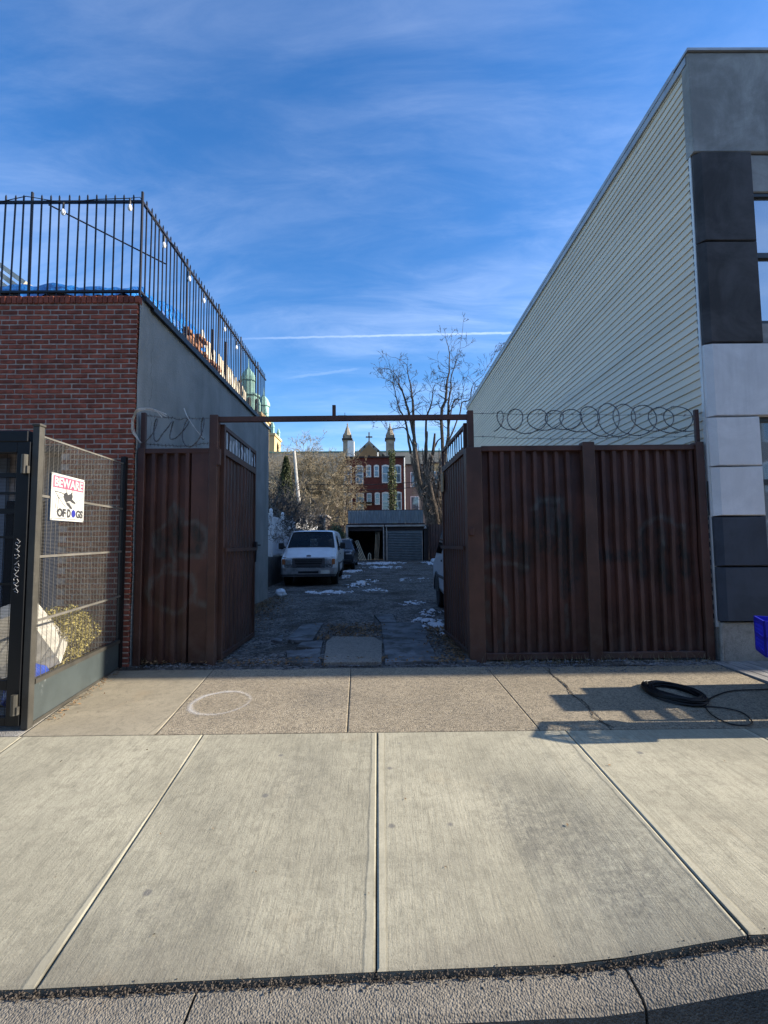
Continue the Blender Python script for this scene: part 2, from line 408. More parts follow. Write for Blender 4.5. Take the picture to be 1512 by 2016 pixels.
def brown_metal(name, marks, base=(.068,.0265,.0185)):
    m, t, b = new_mat(name); v = t.pos(); x, y, z = t.xyz(v)
    n = t.noise(v, 2.0, 6, .6); st = t.noise(t.map(v, scale=(1, 1, .08)), 9, 4, .6)
    c = t.mix(t.step(n, .3, .7), sc3(base, .65), sc3(base, 1.3))
    c = t.mix(t.m('MULTIPLY', t.step(st, .5, .75), .5), c, sc3(base, .6))
    # low dirt splash, chips and rust
    chips = t.step(t.noise(t.map(v, scale=(1, 1, .25)), 26, 4, .7), .70, .76)
    c = t.mix(chips, c, (.14,.085,.06))
    rust = t.step(t.noise(v, 6, 7, .7, .6), .64, .76)
    c = t.mix(t.m('MULTIPLY', rust, .5), c, (.085,.04,.022))
    white = t.step(t.noise(t.map(v, scale=(1, 1, .35)), 33, 3, .6), .755, .80)
    c = t.mix(white, c, (.22,.20,.19))
    run = t.step(t.noise(t.map(v, loc=(2,5,1), scale=(1, 1, .05)), 13, 4, .7), .60, .74)
    c = t.mix(t.m('MULTIPLY', run, .45), c, (.095,.042,.02))
    low = t.m('MULTIPLY', t.m('SUBTRACT', 1, t.step(z, .1, .75)), t.step(t.noise(v, 4, 6, .7), .38, .66))
    c = t.mix(t.m('MULTIPLY', low, .55), c, (.075,.062,.052))
    if marks:
        for nm, cl, k in (('mark_dark', (.014,.0145,.0135), 1.0), ('mark_light', (.075,.076,.070), .9)):
            at = t.new('ShaderNodeAttribute', attribute_name=nm).outputs['Fac']
            g_ = t.step(t.noise(t.map(v, scale=(1,1,.45)), 12, 6, .8), .36, .60)
            c = t.mix(t.m('MULTIPLY', t.m('MULTIPLY', at, k), t.m('MULTIPLY_ADD', g_, .85, .15)), c, cl)
    t.put(b.inputs['Base Color'], c)
    t.put(b.inputs['Roughness'], t.m('MULTIPLY_ADD', n, .3, .42)); b.inputs['Metallic'].default_value = .0
    t.put(b.inputs['Normal'], t.bump(t.m('ADD', t.noise(v, 45, 3), t.m('MULTIPLY', n, 2)), .25, .006)); M[name] = m
brown_metal('brown', 0)
brown_metal('brown_bare', 0, (.070,.030,.0195))
brown_metal('brown_left', 1)
brown_metal('brown_right', 1)
brown_metal('brown_leaf', 1)
M['sheet_torn'] = mat('sheet_torn', (.42,.47,.52), .6, var=.25, scale=9, bump=.3)
M['wood_tan'] = mat('wood_tan', (.42,.31,.20), .8, var=.25, scale=4, stretch=(1,1,6), bump=.3, rnd=.2)
M['wood_cream'] = mat('wood_cream', (.62,.55,.42), .8, var=.18, scale=4, bump=.2, rnd=.12)
M['wood_grey'] = mat('wood_grey', (.24,.235,.225), .9, var=.25, scale=3, stretch=(5,1,5), bump=.5, rnd=.14, grime=(.14,.13,.12))
M['wood_dark'] = mat('wood_dark', (.06,.045,.035), .85, var=.25, bump=.3, rnd=.2)
M['fence_brown'] = mat('fence_brown', (.24,.13,.08), .85, var=.2, rnd=.2)
def tarp():
    m, t, b = new_mat('tarp_blue'); v = t.pos()
    c = t.mix(t.step(t.noise(v, 6, 5), .35, .7), (.012,.085,.30), (.02,.20,.56))
    t.put(b.inputs['Base Color'], c); b.inputs['Roughness'].default_value = .35
    t.put(b.inputs['Normal'], t.bump(t.noise(v, 7, 5, .6, 1.5), .8, .05)); M['tarp_blue'] = m
tarp()
M['bag_blue'] = mat('bag_blue', (.012,.055,.36), .4, var=.3, scale=8, bump=.5, bscale=12, bdist=.02)
M['bag_print'] = mat('bag_print', (.75,.78,.82), .5, var=.1)
M['stone_white'] = mat('stone_white', (.46,.44,.38), .9, var=.15, scale=6, bump=.5, bscale=40, grime=(.36,.34,.30), gscale=4)
M['leaf_bush'] = mat('leaf_bush', (.30,.25,.07), .7, var=.5, scale=30)
M['leaf_ivy'] = mat('leaf_ivy', (.075,.095,.025), .6, var=.5, scale=12)
M['leaf_conifer'] = mat('leaf_conifer', (.050,.058,.016), .8, var=.5, scale=8)
M['leaf_hedge'] = mat('leaf_hedge', (.055,.05,.045), .85, var=.4, scale=8)
M['leaf_green'] = mat('leaf_green', (.07,.10,.045), .6, var=.6, scale=10)
M['leaf_dry'] = mat('leaf_dry', (.20,.12,.055), .85, var=.5, scale=6)
M['bark'] = mat('bark', (.055,.042,.032), .95, var=.45, scale=5, bump=.9, bscale=14, bdist=.04)
M['bark_pale'] = mat('bark_pale', (.34,.29,.22), .95, var=.3, scale=5)
M['bark_white'] = mat('bark_white', (.40,.38,.34), .9, var=.2, scale=5, grime=(.22,.2,.18), gscale=4)
M['twig_tan'] = mat('twig_tan', (.235,.19,.12), .95, var=.4, scale=1.2)
M['twig_grey'] = mat('twig_grey', (.15,.14,.125), .95, var=.4, scale=3)
M['vine'] = mat('vine', (.15,.12,.095), .95, var=.4, scale=6)
M['grass_dry'] = mat('grass_dry', (.20,.16,.09), .95, var=.4, scale=6)
M['snow'] = mat('snow', (.62,.63,.65), .6, var=.06, scale=10, bump=.4, bscale=30, grime=(.45,.45,.45), gscale=6, glo=.6, ghi=.85)
M['vinyl_white'] = mat('vinyl_white', (.72,.73,.74), .45, var=.05)
M['retaining'] = mat('retaining', (.07,.065,.06), .95, var=.3, scale=2, bump=.8, bscale=10, bdist=.02)
M['van_white'] = mat('van_white', (.66,.67,.68), .28, var=.06, coord='obj', grime=(.42,.41,.39), gscale=2.2, glo=.58, ghi=.9)
M['van_interior'] = mat('van_interior', (.03,.03,.032), .9)
M['chrome_dull'] = mat('chrome_dull', (.42,.43,.44), .32, .7, var=.25, coord='obj', scale=6, grime=(.12,.10,.09), gscale=4, glo=.6, ghi=.8)
M['grille_grey'] = mat('grille_grey', (.085,.085,.09), .5, .2, coord='obj')
M['lamp_glass'] = mat('lamp_glass', (.42,.44,.46), .12, .4, coord='obj')
M['lamp_amber'] = mat('lamp_amber', (.36,.13,.05), .3, coord='obj')
M['tyre'] = mat('tyre', (.012,.012,.013), .85, coord='obj', bump=.3)
M['rim'] = mat('rim', (.26,.26,.27), .4, .6, coord='obj')
M['emblem_blue'] = mat('emblem_blue', (.01,.025,.13), .3, coord='obj')
M['plate_white'] = mat('plate_white', (.62,.62,.55), .5, coord='obj')
M['suv_grey'] = mat('suv_grey', (.055,.062,.075), .25, .5, var=.08, coord='obj')
def glass(name, tint, tr, rough=.03):
    m, t, b = new_mat(name)
    b.inputs['Base Color'].default_value = (*tint, 1); b.inputs['Roughness'].default_value = rough
    b.inputs['Specular IOR Level'].default_value = .8
    if tr:
        tp = t.new('ShaderNodeBsdfTransparent'); tp.inputs[0].default_value = (.62,.68,.66,1)
        mx = t.new('ShaderNodeMixShader'); mx.inputs[0].default_value = tr
        t.l.new(b.outputs[0], mx.inputs[1]); t.l.new(tp.outputs[0], mx.inputs[2]); t.l.new(mx.outputs[0], t.n['Material Output'].inputs[0])
    M[name] = m
glass('glass_car', (.012,.016,.018), .55); glass('glass_dark', (.008,.010,.012), 0)
def window_glass(name, c, refl):
    m, t, b = new_mat(name); b.inputs['Base Color'].default_value = (*c, 1); b.inputs['Roughness'].default_value = .04
    b.inputs['Metallic'].default_value = refl; M[name] = m
    v = t.pos(); t.put(b.inputs['Normal'], t.bump(t.noise(v, 1.2, 2), .1, .02))
window_glass('glass_sky', (.46,.50,.54), .75); window_glass('glass_house', (.16,.20,.24), .45)
M['frame_white'] = mat('frame_white', (.68,.68,.66), .5, var=.06)
M['frame_dark'] = mat('frame_dark', (.02,.022,.025), .4)
M['brick_house'] = mat('brick_house', (.105,.024,.019), .9, var=.18, scale=2.5, bump=.4, bscale=20)
M['cornice'] = mat('cornice', (.03,.02,.02), .8)
M['slate'] = mat('slate', (.105,.108,.098), .85, var=.16, scale=.5, bump=.5, bscale=5, bdist=.05, stretch=(1,1,2.5))
M['church_stone'] = mat('church_stone', (.20,.155,.10), .9, var=.25, scale=.9, bump=.5, bscale=4, bdist=.05)
M['church_stone_pale'] = mat('church_stone_pale', (.26,.22,.165), .9, var=.3, scale=1.2)
M['church_brick'] = mat('church_brick', (.26,.15,.07), .9, var=.15, scale=.9)
M['church_dark'] = mat('church_dark', (.045,.04,.035), .9)
M['tower_brick'] = mat('tower_brick', (.50,.36,.19), .9, var=.14, scale=.5)
M['copper'] = mat('copper', (.24,.42,.36), .7, var=.22, scale=.5)
M['beige'] = mat('beige', (.21,.175,.145), .9, var=.15, scale=.6)
M['corrugated_blue'] = mat('corrugated_blue', (.20,.225,.245), .5, .3, var=.2, scale=3, stretch=(3,1,.6))
M['roller'] = mat('roller', (.13,.15,.16), .5, .3, var=.2, scale=2, grime=(.12,.13,.14), gscale=2)
M['beam_pale'] = mat('beam_pale', (.34,.30,.27), .8, var=.25)
M['block_wall'] = mat('block_wall', (.10,.095,.09), .95, var=.3)
M['sign_white'] = mat('sign_white', (.50,.50,.47), .35, var=.03)
M['sign_pink'] = mat('sign_pink', (.40,.095,.16), .4, var=.05)
M['ink'] = mat('ink', (.025,.025,.028), .6); M['ink_grey'] = mat('ink_grey', (.045,.045,.048), .6); M['sticker_blue'] = mat('sticker_blue', (.03,.035,.25), .4)
M['sign_tan'] = mat('sign_tan', (.35,.25,.13), .6, var=.25, scale=14)
M['paint_white'] = None
M['cable'] = mat('cable', (.006,.006,.007), .55)
M['crate_blue'] = mat('crate_blue', (.012,.018,.42), .4, var=.1)
M['cardboard'] = mat('cardboard', (.36,.25,.15), .9, var=.12)
M['bulb_glass'] = mat('bulb_glass', (.75,.75,.72), .15, var=.02)
M['door_blue'] = mat('door_blue', (.16,.185,.215), .6, var=.12)
M['curtain_dark'] = mat('curtain_dark', (.012,.012,.013), .9)
M['plastic_white'] = mat('plastic_white', (.62,.66,.70), .5, var=.1, bump=.5, bscale=14, bdist=.01)
M['scratch'] = mat('scratch', (.45,.45,.45), .7)
def spray():
    m, t, b = new_mat('spray_paint'); v = t.pos()
    c = t.xyz(t.new('ShaderNodeTexCoord').outputs['UV'])
    b.inputs['Base Color'].default_value = (.80,.79,.76,1); b.inputs['Roughness'].default_value = .9
    att = t.new('ShaderNodeAttribute', attribute_name='edge').outputs['Fac']
    n = t.noise(v, 90, 3, .7); n2 = t.m('ADD', t.noise(v, 5, 3, .6), t.new('ShaderNodeAttribute', attribute_name='amt').outputs['Fac'])
    a = t.step(t.m('ADD', t.m('MULTIPLY', n, .9), t.m('MULTIPLY_ADD', n2, .75, t.m('MULTIPLY', att, -.95))), .42, 1.35)
    tp = t.new('ShaderNodeBsdfTransparent'); mx = t.new('ShaderNodeMixShader'); t.put(mx.inputs[0], t.m('MULTIPLY', a, .40))
    t.l.new(tp.outputs[0], mx.inputs[1]); t.l.new(b.outputs[0], mx.inputs[2]); t.l.new(mx.outputs[0], t.n['Material Output'].inputs[0])
    M['spray_paint'] = m
spray()

# ------------------------------------------------------------------ terrain, road, pavement, lot
def lotz(y): return interp(y, (6, 16, 25, 32, 36), (.03, .06, .20, .44, .46))
def paz(x, y):                                   # pavement height
    zf = interp(x, (-3, -1.5, 0, .85, 1.5, 3.0), (-.24, -.222, -.172, -.15, -.05, -.02))
    if y < 4.03: return lerp(zf, -.01, (y-2.0)/2.03)
    return lerp(-.01, .03, min(1, (y-4.03)/1.9))
g = MB(); ys = [(-400,-.32),(1.7,-.32),(5.5,-.12),(16,-.05),(25,.08),(33,.32),(60,.34),(900,.34)]
for (y0,z0),(y1,z1) in zip(ys[:-1], ys[1:]):
    g.add([(-600,y0,z0),(600,y0,z0),(600,y1,z1),(-600,y1,z1)], [(0,1,2,3)])
tag(g.build('ground', M['earth']), kind='structure')
r = MB(); r.grid(60, 14, lambda a, b: (lerp(-40,40,a), lerp(-9,1.84,b), -.232-.03*(1-b) + .006*fn(a*60, b*8)))
tag(r.build('road', M['asphalt'], smooth=True), kind='structure')
s = MB(); s.grid(40, 6, lambda a, b: (lerp(-9,12,a), lerp(1.99,6.3,b), paz(lerp(-9,12,a), lerp(2.0,6.3,b))-.035))
sidewalk = tag(s.build('sidewalk', M['dirt']), kind='structure')
def slab(cs, m, name='slab', gap=.0035, th=.09, sub=6):
    (x0,y0),(x1,y1),(x2,y2),(x3,y3) = cs         # front-left, front-right, back-right, back-left
    def P(a, b, drop=0):
        xf = lerp(x0+gap, x1-gap, a); xb = lerp(x3+gap, x2-gap, a); yl = lerp(y0+gap, y3-gap, b); yr = lerp(y1+gap, y2-gap, b)
        x = lerp(xf, xb, b); y = lerp(yl, yr, a); return (x, y, paz(x, y)-drop+.002*fn(x*2, y*2))
    t_ = [0, .006] + [.006+(1-.012)*i/sub for i in range(1, sub)] + [.994, 1]
    n = len(t_)-1; mb = MB()
    mb.grid(n, n, lambda a, b: P(t_[round(a*n)], t_[round(b*n)], .004 if (round(a*n) in (0,n) or round(b*n) in (0,n)) else 0))
    top = [P(0,0,.006),P(1,0,.006),P(1,1,.006),P(0,1,.006)]; bot = [(p[0],p[1],p[2]-th) for p in top]
    k = [[P(i/8,0,.006) for i in range(9)], [P(1,i/8,.006) for i in range(9)], [P(1-i/8,1,.006) for i in range(9)], [P(0,1-i/8,.006) for i in range(9)]]
    for side in k:
        for p, q in zip(side[:-1], side[1:]):
            mb.add([p, q, (q[0],q[1],q[2]-th), (p[0],p[1],p[2]-th)], [(0,1,2,3)])
    return mb.build(name, m, sidewalk)
JX = [-7.6,-6.05,-4.55,-3.0,-1.5,-.05,1.53,3.05,4.6,6.1,7.7]; JF = [-7.4,-5.9,-4.4,-2.9,-1.41,-.035,1.49,3.0,4.5,6.0,7.6]
for i in range(len(JX)-1):
    slab([(JF[i],2.02),(JF[i+1],2.02),(JX[i+1],4.03),(JX[i],4.03)], M['slab'])
slab([(-3.02,4.03),(-1.9,4.03),(-2.09,5.92),(-3.33,5.92)], M['slab_smooth'])
for a, b, c, d in ((-1.9,-.3,-.39,-2.09),(-.3,1.32,1.29,-.39),(1.32,1.92,1.99,1.29),(1.92,4.17,4.17,1.99)):
    slab([(a,4.03),(b,4.03),(c,5.92),(d,5.92)], M['slab_agg'])
slab([(4.17,4.03),(8,4.03),(8,5.02),(4.17,5.02)], M['slab_agg'])
slab([(-8,4.03),(-3.04,4.03),(-3.36,6.0),(-8,6.0)], M['foundation'])
# jagged dirt-filled cracks
def crack(pts, w, seed):
    rg = random.Random(seed); ck = MB(); P = []
    for (x0,y0),(x1,y1) in zip(pts[:-1], pts[1:]):
        for i in range(7): P.append((lerp(x0,x1,i/7)+rg.gauss(0,.008), lerp(y0,y1,i/7)))
    for (x0,y0),(x1,y1) in zip(P[:-1], P[1:]):
        a_, b_ = w*rg.uniform(.5,1.3), w*rg.uniform(.5,1.3)
        ck.add([(x0-a_,y0,paz(x0,y0)+.0055),(x0+a_,y0,paz(x0,y0)+.0055),(x1+b_,y1,paz(x1,y1)+.0055),(x1-b_,y1,paz(x1,y1)+.0055)], [(0,1,2,3)])
    ck.build('crack', M['dirt'], sidewalk, fix=False)
crack([(1.94,4.05),(1.89,4.3),(1.97,4.6),(1.92,4.9),(2.0,5.2),(1.97,5.5),(2.02,5.85)], .006, 1)

# curb stones: flush at the driveway, rising to the right
def curb(x0, x1, n=10):
    mb = MB(); prof = []
    for i in range(n+1):
        x = lerp(x0+.006, x1-.006, i/n); zt = interp(x, (-3,-1.5,0,.85,1.5,3.0), (-.252,-.236,-.188,-.166,-.066,-.036))+.003*fn(x*4, 1)
        prof.append([(x,2.0,zt-.12),(x,2.0,zt-.004),(x,1.975,zt+.002),(x,1.865+.006*fn(x*6,3),zt-.004),(x,1.842,zt-.02),(x,1.838,zt-.25)])
    k = len(prof[0])
    for i in range(n):
        for j in range(k-1): mb.add([prof[i][j], prof[i+1][j], prof[i+1][j+1], prof[i][j+1]], [(0,1,2,3)])
    mb.add(prof[0], [tuple(range(k))]); mb.add(prof[-1], [tuple(range(k))[::-1]])
    return mb
cparent = tag(curb(-9, -2.6).build('kerb', M['curb']), kind='structure')
for a, b in ((-2.6,-.75),(-.75,.965),(.965,2.6),(2.6,9)): curb(a, b).build('kerb_stone', M['curb'], cparent)
# dirt and grit in the seam between pavement and kerb
grit = MB(); rg = random.Random(3)
def pebble(mb, c, r, rg):
    vs = [Vector((rg.uniform(.6,1.2)*r*a, rg.uniform(.6,1.2)*r*b, rg.uniform(.45,.8)*r*d)) for a,b,d in ((1,0,0),(-1,0,0),(0,1,0),(0,-1,0),(0,0,1),(0,0,-1))]
    q = Matrix.Rotation(rg.uniform(0,6.28), 3, 'Z')
    mb.add([q@v_ + Vector(c) for v_ in vs], [(0,2,4),(2,1,4),(1,3,4),(3,0,4),(2,0,5),(1,2,5),(3,1,5),(0,3,5)])
for i in range(2600):
    x = rg.uniform(-2.6, 2.2); y = 2.004+rg.gauss(0, .016); pebble(grit, (x, y, paz(x, 2.02)-.018+rg.uniform(0,.012)), rg.uniform(.002,.008), rg)
for i in range(260):
    x = rg.uniform(-2.6, 2.0); y = 2.0+rg.gauss(0,.03); pebble(grit, (x, y, paz(x, 2.02)+.002), rg.uniform(.0015,.004), rg)
tag(grit.build('seam_dirt', M['dirt'], fix=False), 'dark dirt and grit in the seam between pavement and kerb', 'dirt', kind='stuff')
# the lot
XL0, XR0 = -4.25, 4.36
l = MB()
def lp(a, b):
    x = lerp(XL0, XR0, a); y = 5.86 + (33-5.86)*(b**1.6)
    return (x, y, lotz(y) - .004 + .014*fn(x*2.1, y*2.1) + .007*fn(x*7, y*7) + .035*fn(x*.5, y*.4) - .008*max(0, 6.2-y)*3)
l.grid(110, 260, lp)
lot = tag(l.build('lot_ground', M['gravel'], smooth=True, fix=False), kind='structure')
def stone(poly, m, name='paving_stone', lift=.035, th=.05):
    mb = MB(); n = len(poly); cx = sum(p[0] for p in poly)/n; cy = sum(p[1] for p in poly)/n; rings = []
    pts = []
    for i in range(n):
        p, q = poly[i], poly[(i+1) % n]
        for k in range(5): t_ = k/5; pts.append((lerp(p[0],q[0],t_)+.012*fn(p[0]*9+k, p[1]*9), lerp(p[1],q[1],t_)+.012*fn(p[1]*7+k, q[0]*5)))
    for sc_, dz in ((1, -th), (1, -.006), (.985, 0), (.5, .003)):
        rings.append([(cx+(x-cx)*sc_, cy+(y-cy)*sc_, lotz(cy)+lift+dz+.004*fn(x*3, y*3)) for x, y in pts])
    N_ = len(pts)
    for a, b in zip(rings[:-1], rings[1:]):
        for i in range(N_): mb.add([a[i], a[(i+1)%N_], b[(i+1)%N_], b[i]], [(0,1,2,3)])
    mb.add(rings[-1], [tuple(range(N_))]); return mb.build(name, m, lot)
for p in ([(-1.51,7.48),(-1.09,7.46),(-1.12,9.05),(-1.5,9.0)], [(-1.75,7.49),(-1.55,7.38),(-1.66,7.97)], [(-1.26,6.97),(-.885,6.91),(-.915,7.43),(-1.24,7.30)],
          [(-1.355,6.74),(-1.2,6.05),(-.785,6.04),(-.89,6.87)], [(.035,6.05),(.72,6.06),(.72,7.5),(.02,7.53)], [(.014,7.56),(.717,7.53),(.736,9.0),(-.019,8.98)],
          [(-.019,9.03),(.275,9.013),(.223,10.05),(-.177,10.07)], [(.95,6.05),(1.2,6.05),(1.2,6.5),(.98,6.4)]):
    stone(p, M['bluestone'])
stone([(-.746,6.03),(-.008,6.03),(-.007,7.256),(-.115,7.61),(-.79,7.7),(-.853,7.3)], M['rough_concrete'], 'concrete_patch', .045)
# loose gravel, dead leaves, dry grass, snow
gv = MB(); rg = random.Random(11)
for i in range(5000):
    y = 6.0 + 11*rg.random()**1.7; x = rg.uniform(-3.15, 3.2)
    if fn(x*.9, y*.9, 5) < -.12 and rg.random() < .8: continue
    pebble(gv, (x, y, lotz(y)+.01+.035*fn(x*.5, y*.4)+.014*fn(x*2.1, y*2.1)), rg.uniform(.007,.020), rg)
for i in range(700):
    x = rg.uniform(1.2, 4.2); y = 6.0-abs(rg.gauss(0, .14)); pebble(gv, (x, y, paz(x, y)+.004), rg.uniform(.004,.014), rg)
for i in range(500):
    x = rg.uniform(-2.3,1.2); y = 6.02-abs(rg.gauss(0,.05)); pebble(gv, (x, y, paz(x, y)+.004), rg.uniform(.003,.009), rg)
M['stone_loose'] = mat('stone_loose', (.15,.155,.165), .9, var=.6, scale=25)
tag(gv.build('gravel', M['stone_loose'], fix=False), 'loose grey gravel stones scattered over the lot entrance', 'gravel', kind='stuff')
def leafq(mb, c, s_, rg, flat=False):
    n = Vector((rg.gauss(0,1), rg.gauss(0,1), rg.gauss(0,1)+(3 if flat else .3))).normalized(); u = n.orthogonal().normalized()
    a = rg.uniform(0, 6.28); w = n.cross(u); p = u*math.cos(a)+w*math.sin(a); q = n.cross(p); c = Vector(c)
    mb.add([c-p*s_, c+q*s_*.5+n*s_*.15, c+p*s_, c-q*s_*.5+n*s_*.15], [(0,1,2,3)])
lf = MB()
for i in range(4200):
    k = rg.random()
    if k < .52: y = 6.1+7*rg.random()**1.3; x = -3.1+abs(rg.gauss(0, .42))
    elif k < .72: y = 7.5+1.4*rg.random(); x = rg.uniform(-1.0,-.05)+rg.gauss(0,.1)
    elif k < .88: y = 6.1+2.4*rg.random(); x = 1.1-abs(rg.gauss(0,.22))
    else: y = 6.0+.3*rg.random(); x = rg.uniform(-2.1,1.2)
    leafq(lf, (x, y, lotz(y)+.02+.035*fn(x*.5, y*.4)+rg.uniform(0,.03)), rg.uniform(.012,.034), rg, True)
for i in range(130):
    t_ = rg.random(); x = lerp(-3.02,-3.3,t_)+abs(rg.gauss(0,.05)); y = lerp(4.3,6.0,t_); leafq(lf, (x, y, paz(x, y)+.012), rg.uniform(.008,.02), rg, True)
for i in range(60):
    x = rg.uniform(-3,3.5); y = rg.uniform(2.2,5.8); leafq(lf, (x, y, paz(x, y)+.006), rg.uniform(.005,.014), rg, True)
tag(lf.build('leaf_litter', M['leaf_dry'], fix=False), 'brown dead leaves littering the edges of the gravel lot', 'leaves', kind='stuff')
gr = MB()
for i in range(2600):
    if rg.random() < .75: y = 6.15+8*rg.random()**1.4; x = -3.12+abs(rg.gauss(0,.22))
    elif rg.random() < .5: x = rg.uniform(1.25,4.2); y = 6.06-rg.random()*.08
    else: y = 6.2+1.6*rg.random(); x = 1.22-abs(rg.gauss(0,.1))
    z = lotz(y)+.0; h = rg.uniform(.03,.14); a = rg.uniform(0,6.28); l_ = rg.uniform(.3,1.1)*h
    d = Vector((math.cos(a)*l_, math.sin(a)*l_, h*.9)); w = Vector((-math.sin(a), math.cos(a), 0))*.0022; c = Vector((x, y, z))
    gr.add([c-w, c+w, c+d*.6+w*.7+Vector((0,0,h*.2)), c+d*.6-w*.7+Vector((0,0,h*.2)), c+d], [(0,1,2,3),(3,2,4)])
tag(gr.build('dry_grass', M['grass_dry'], fix=False), 'dry brown grass along the foot of the grey wall and fences', 'grass', kind='stuff')
sn = MB()
def snow(cx, cy, rx, ry, th, rot=0, k=.55, seed=0):
    n = 46; cs, sn_ = math.cos(rot), math.sin(rot); H = {}
    for j in range(n+1):
        for i in range(n+1):
            a = (i/n-.5)*2.2; b = (j/n-.5)*2.2; x = cx+rx*a*cs-ry*b*sn_; y = cy+rx*a*sn_+ry*b*cs
            e = 1-(a*a+b*b) + 1.4*fn(x*3.2, y*2.2, seed)+1.7*fn(x*9, y*5, seed)+1.0*fn(x*22,y*14,seed) - k-.22
            H[i,j] = (x, y, e)
    for j in range(n):
        for i in range(n):
            q = [H[i,j],H[i+1,j],H[i+1,j+1],H[i,j+1]]
            if sum(1 for p in q if p[2] > 0) < 3: continue
            sn.add([(p[0], p[1], lotz(p[1]) + .035*fn(p[0]*.5, p[1]*.4)+.014*fn(p[0]*2.1, p[1]*2.1) + (th*.7*min(1, p[2]*.9)+.010 if p[2] > 0 else -.01)) for p in q], [(0,1,2,3)])
for a in ((-1.55,14.7,.62,.42,.05,.25,.15,1),(-2.2,14.9,.18,.3,.04,0,.2,2),(-.75,17.6,.5,1.5,.05,-.3,.45,3),(-.2,15.4,.5,.8,.03,0,.75,4),(1.0,8.7,.36,.85,.045,.2,.42,5),(1.05,10.3,.3,.5,.04,0,.4,6),
          (.75,12,.35,.6,.03,0,.8,7),(-1.6,20.5,.25,.8,.08,0,.2,9),(-1.5,24,.6,.8,.06,0,.4,10),(-.3,29.4,1.7,1.1,.06,0,.15,11),(.1,26.5,1.3,1.0,.05,0,.55,12),(3.3,27.5,.4,2.2,.12,.25,.1,13),(1.2,19,.8,1.0,.04,0,.95,14)): snow(*a)
tag(sn.build('snow', M['snow'], smooth=True, fix=False), 'thin patches of old snow on the shaded gravel lot', 'snow', kind='stuff')
for x, y, r_ in ((2.62,5.86,.07),(2.72,5.84,.05),(3.05,5.88,.09),(2.15,5.9,.04)):
    pass

# ------------------------------------------------------------------ left building: brick front, grey stucco side
ROOF = 4.93; CX = -3.22; FY = 6.10
lb = thing('brick_building', 'low building with red brick front and grey stucco side wall left of the lot', 'building', (-5.5, 9.5, 0))
w = MB()
# core behind the bricks, with a door recess cut out on the left
w.box(-9, -5.75, FY+.009, 13.35, -.1, ROOF-.07); w.box(-5.75, -4.2, FY+.45, 13.35, -.1, 2.86); w.box(-5.75, -4.2, FY+.009, 13.35, 2.86, ROOF-.07)
w.box(-4.2, CX-.04, FY+.009, 13.35, -.1, ROOF-.07)
w.build('mortar_wall', M['mortar'], lb)
sw = MB(); sw.grid(70, 40, lambda a, b: (CX-.012+.010*fn(a*9, b*6)+.004*fn(a*40, b*30), lerp(FY+.02, 13.4, a), lerp(-.05, ROOF-.015, b)))
sw.add([(CX-.012,13.4,-.05),(CX-.4,13.4,-.05),(CX-.4,13.4,ROOF-.015),(CX-.012,13.4,ROOF-.015)], [(0,1,2,3)])
sw.build('stucco_wall', M['stucco_wall'], lb, smooth=True, fix=False)
rf = MB(); rf.box(-9, CX-.05, FY+.06, 13.35, ROOF-.069, ROOF-.03); roof_l = rf.build('roof', M['retaining'], lb)
cp = MB(); cp.box(CX-.10, CX+.035, FY+.1, 12.3, ROOF-.02, ROOF+.045); cp.box(CX-.0, CX+.045, FY+.3, 12.3, ROOF-.06, ROOF-.02); cp.build('roof_edge', M['iron'], lb)
cp = MB(); cp.box(CX-.10, CX+.03, 12.3, 13.42, ROOF-.02, ROOF+.03); cp.build('roof_edge', M['cap_metal'], lb)
# bricks: running bond with jitter, 300 of the largest in view as objects, others joined
rb = random.Random(5); BH, BL, MJ = .0677, .215, .0175
bmesh_var = []
for k in range(6):
    mb = MB(); mb.cbox(-BL/2+MJ/2, BL/2-MJ/2, 0, .06, MJ/2, BH-MJ/2+rb.uniform(-.001,.001), .005)
    mb.v = [(x+rb.uniform(-.002,.002), y+rb.uniform(-.0015,.0015), z+rb.uniform(-.0015,.0015)) for x, y, z in mb.v]
    bmesh_var.append(mb)
bm_ = [b.mesh('brick', M['brick']) for b in bmesh_var]
hb = MB(); hb.cbox(-.047, .047, 0, .06, MJ/2, BH-MJ/2, .005); hbm = hb.mesh('brick', M['brick'])
half = MB()
rest = MB(); nb = 0; cand = []
rows = int((ROOF-.10)/BH)
for j in range(rows):
    z = j*BH; off = (j % 2)*BL/2; i = 0
    x = CX -.018 - BL/2 - off + (0 if j % 2 == 0 else 0)
    if j % 2: cand.append((CX-.071, z, 'h'))
    while x > -6.6:
        cand.append((x - (0 if j % 2 == 0 else 0), z, 'b')); x -= BL
cand = [c for c in cand if not (-5.72 < c[0] < -4.2 and c[1] < 2.80)]
vis = sorted(cand, key=lambda c: (0 if (c[1] > 2.6 and c[0] > -5.35) else 1, -c[1]))
for n_, (x, z, t_) in enumerate(vis):
    dy = FY + rb.uniform(-.003,.004); ang = rb.gauss(0, .004)
    if n_ < 300:
        me = hbm if t_ == 'h' else rb.choice(bm_)
        o = piece(me, 'brick', lb, (x, dy, z + rb.gauss(0,.001)), (0, ang, 0))
    else:
        src = hb if t_ == 'h' else rb.choice(bmesh_var)
        rest.add([(p[0]+x, p[1]+dy, p[2]+z) for p in src.v], src.f)
tag(rest.build('brickwork', M['brick'], lb, fix=False), kind='stuff')
so = MB(); so.cbox(-.031, .031, 0, .085, 0, .098, .005); som = so.mesh('coping_brick', M['brick'])
x = CX-.035
while x > -6.4:
    piece(som, 'coping_brick', lb, (x, FY-.015+rb.uniform(-.003,.003), ROOF-.105), (0, rb.gauss(0,.01), 0)); x -= .0715
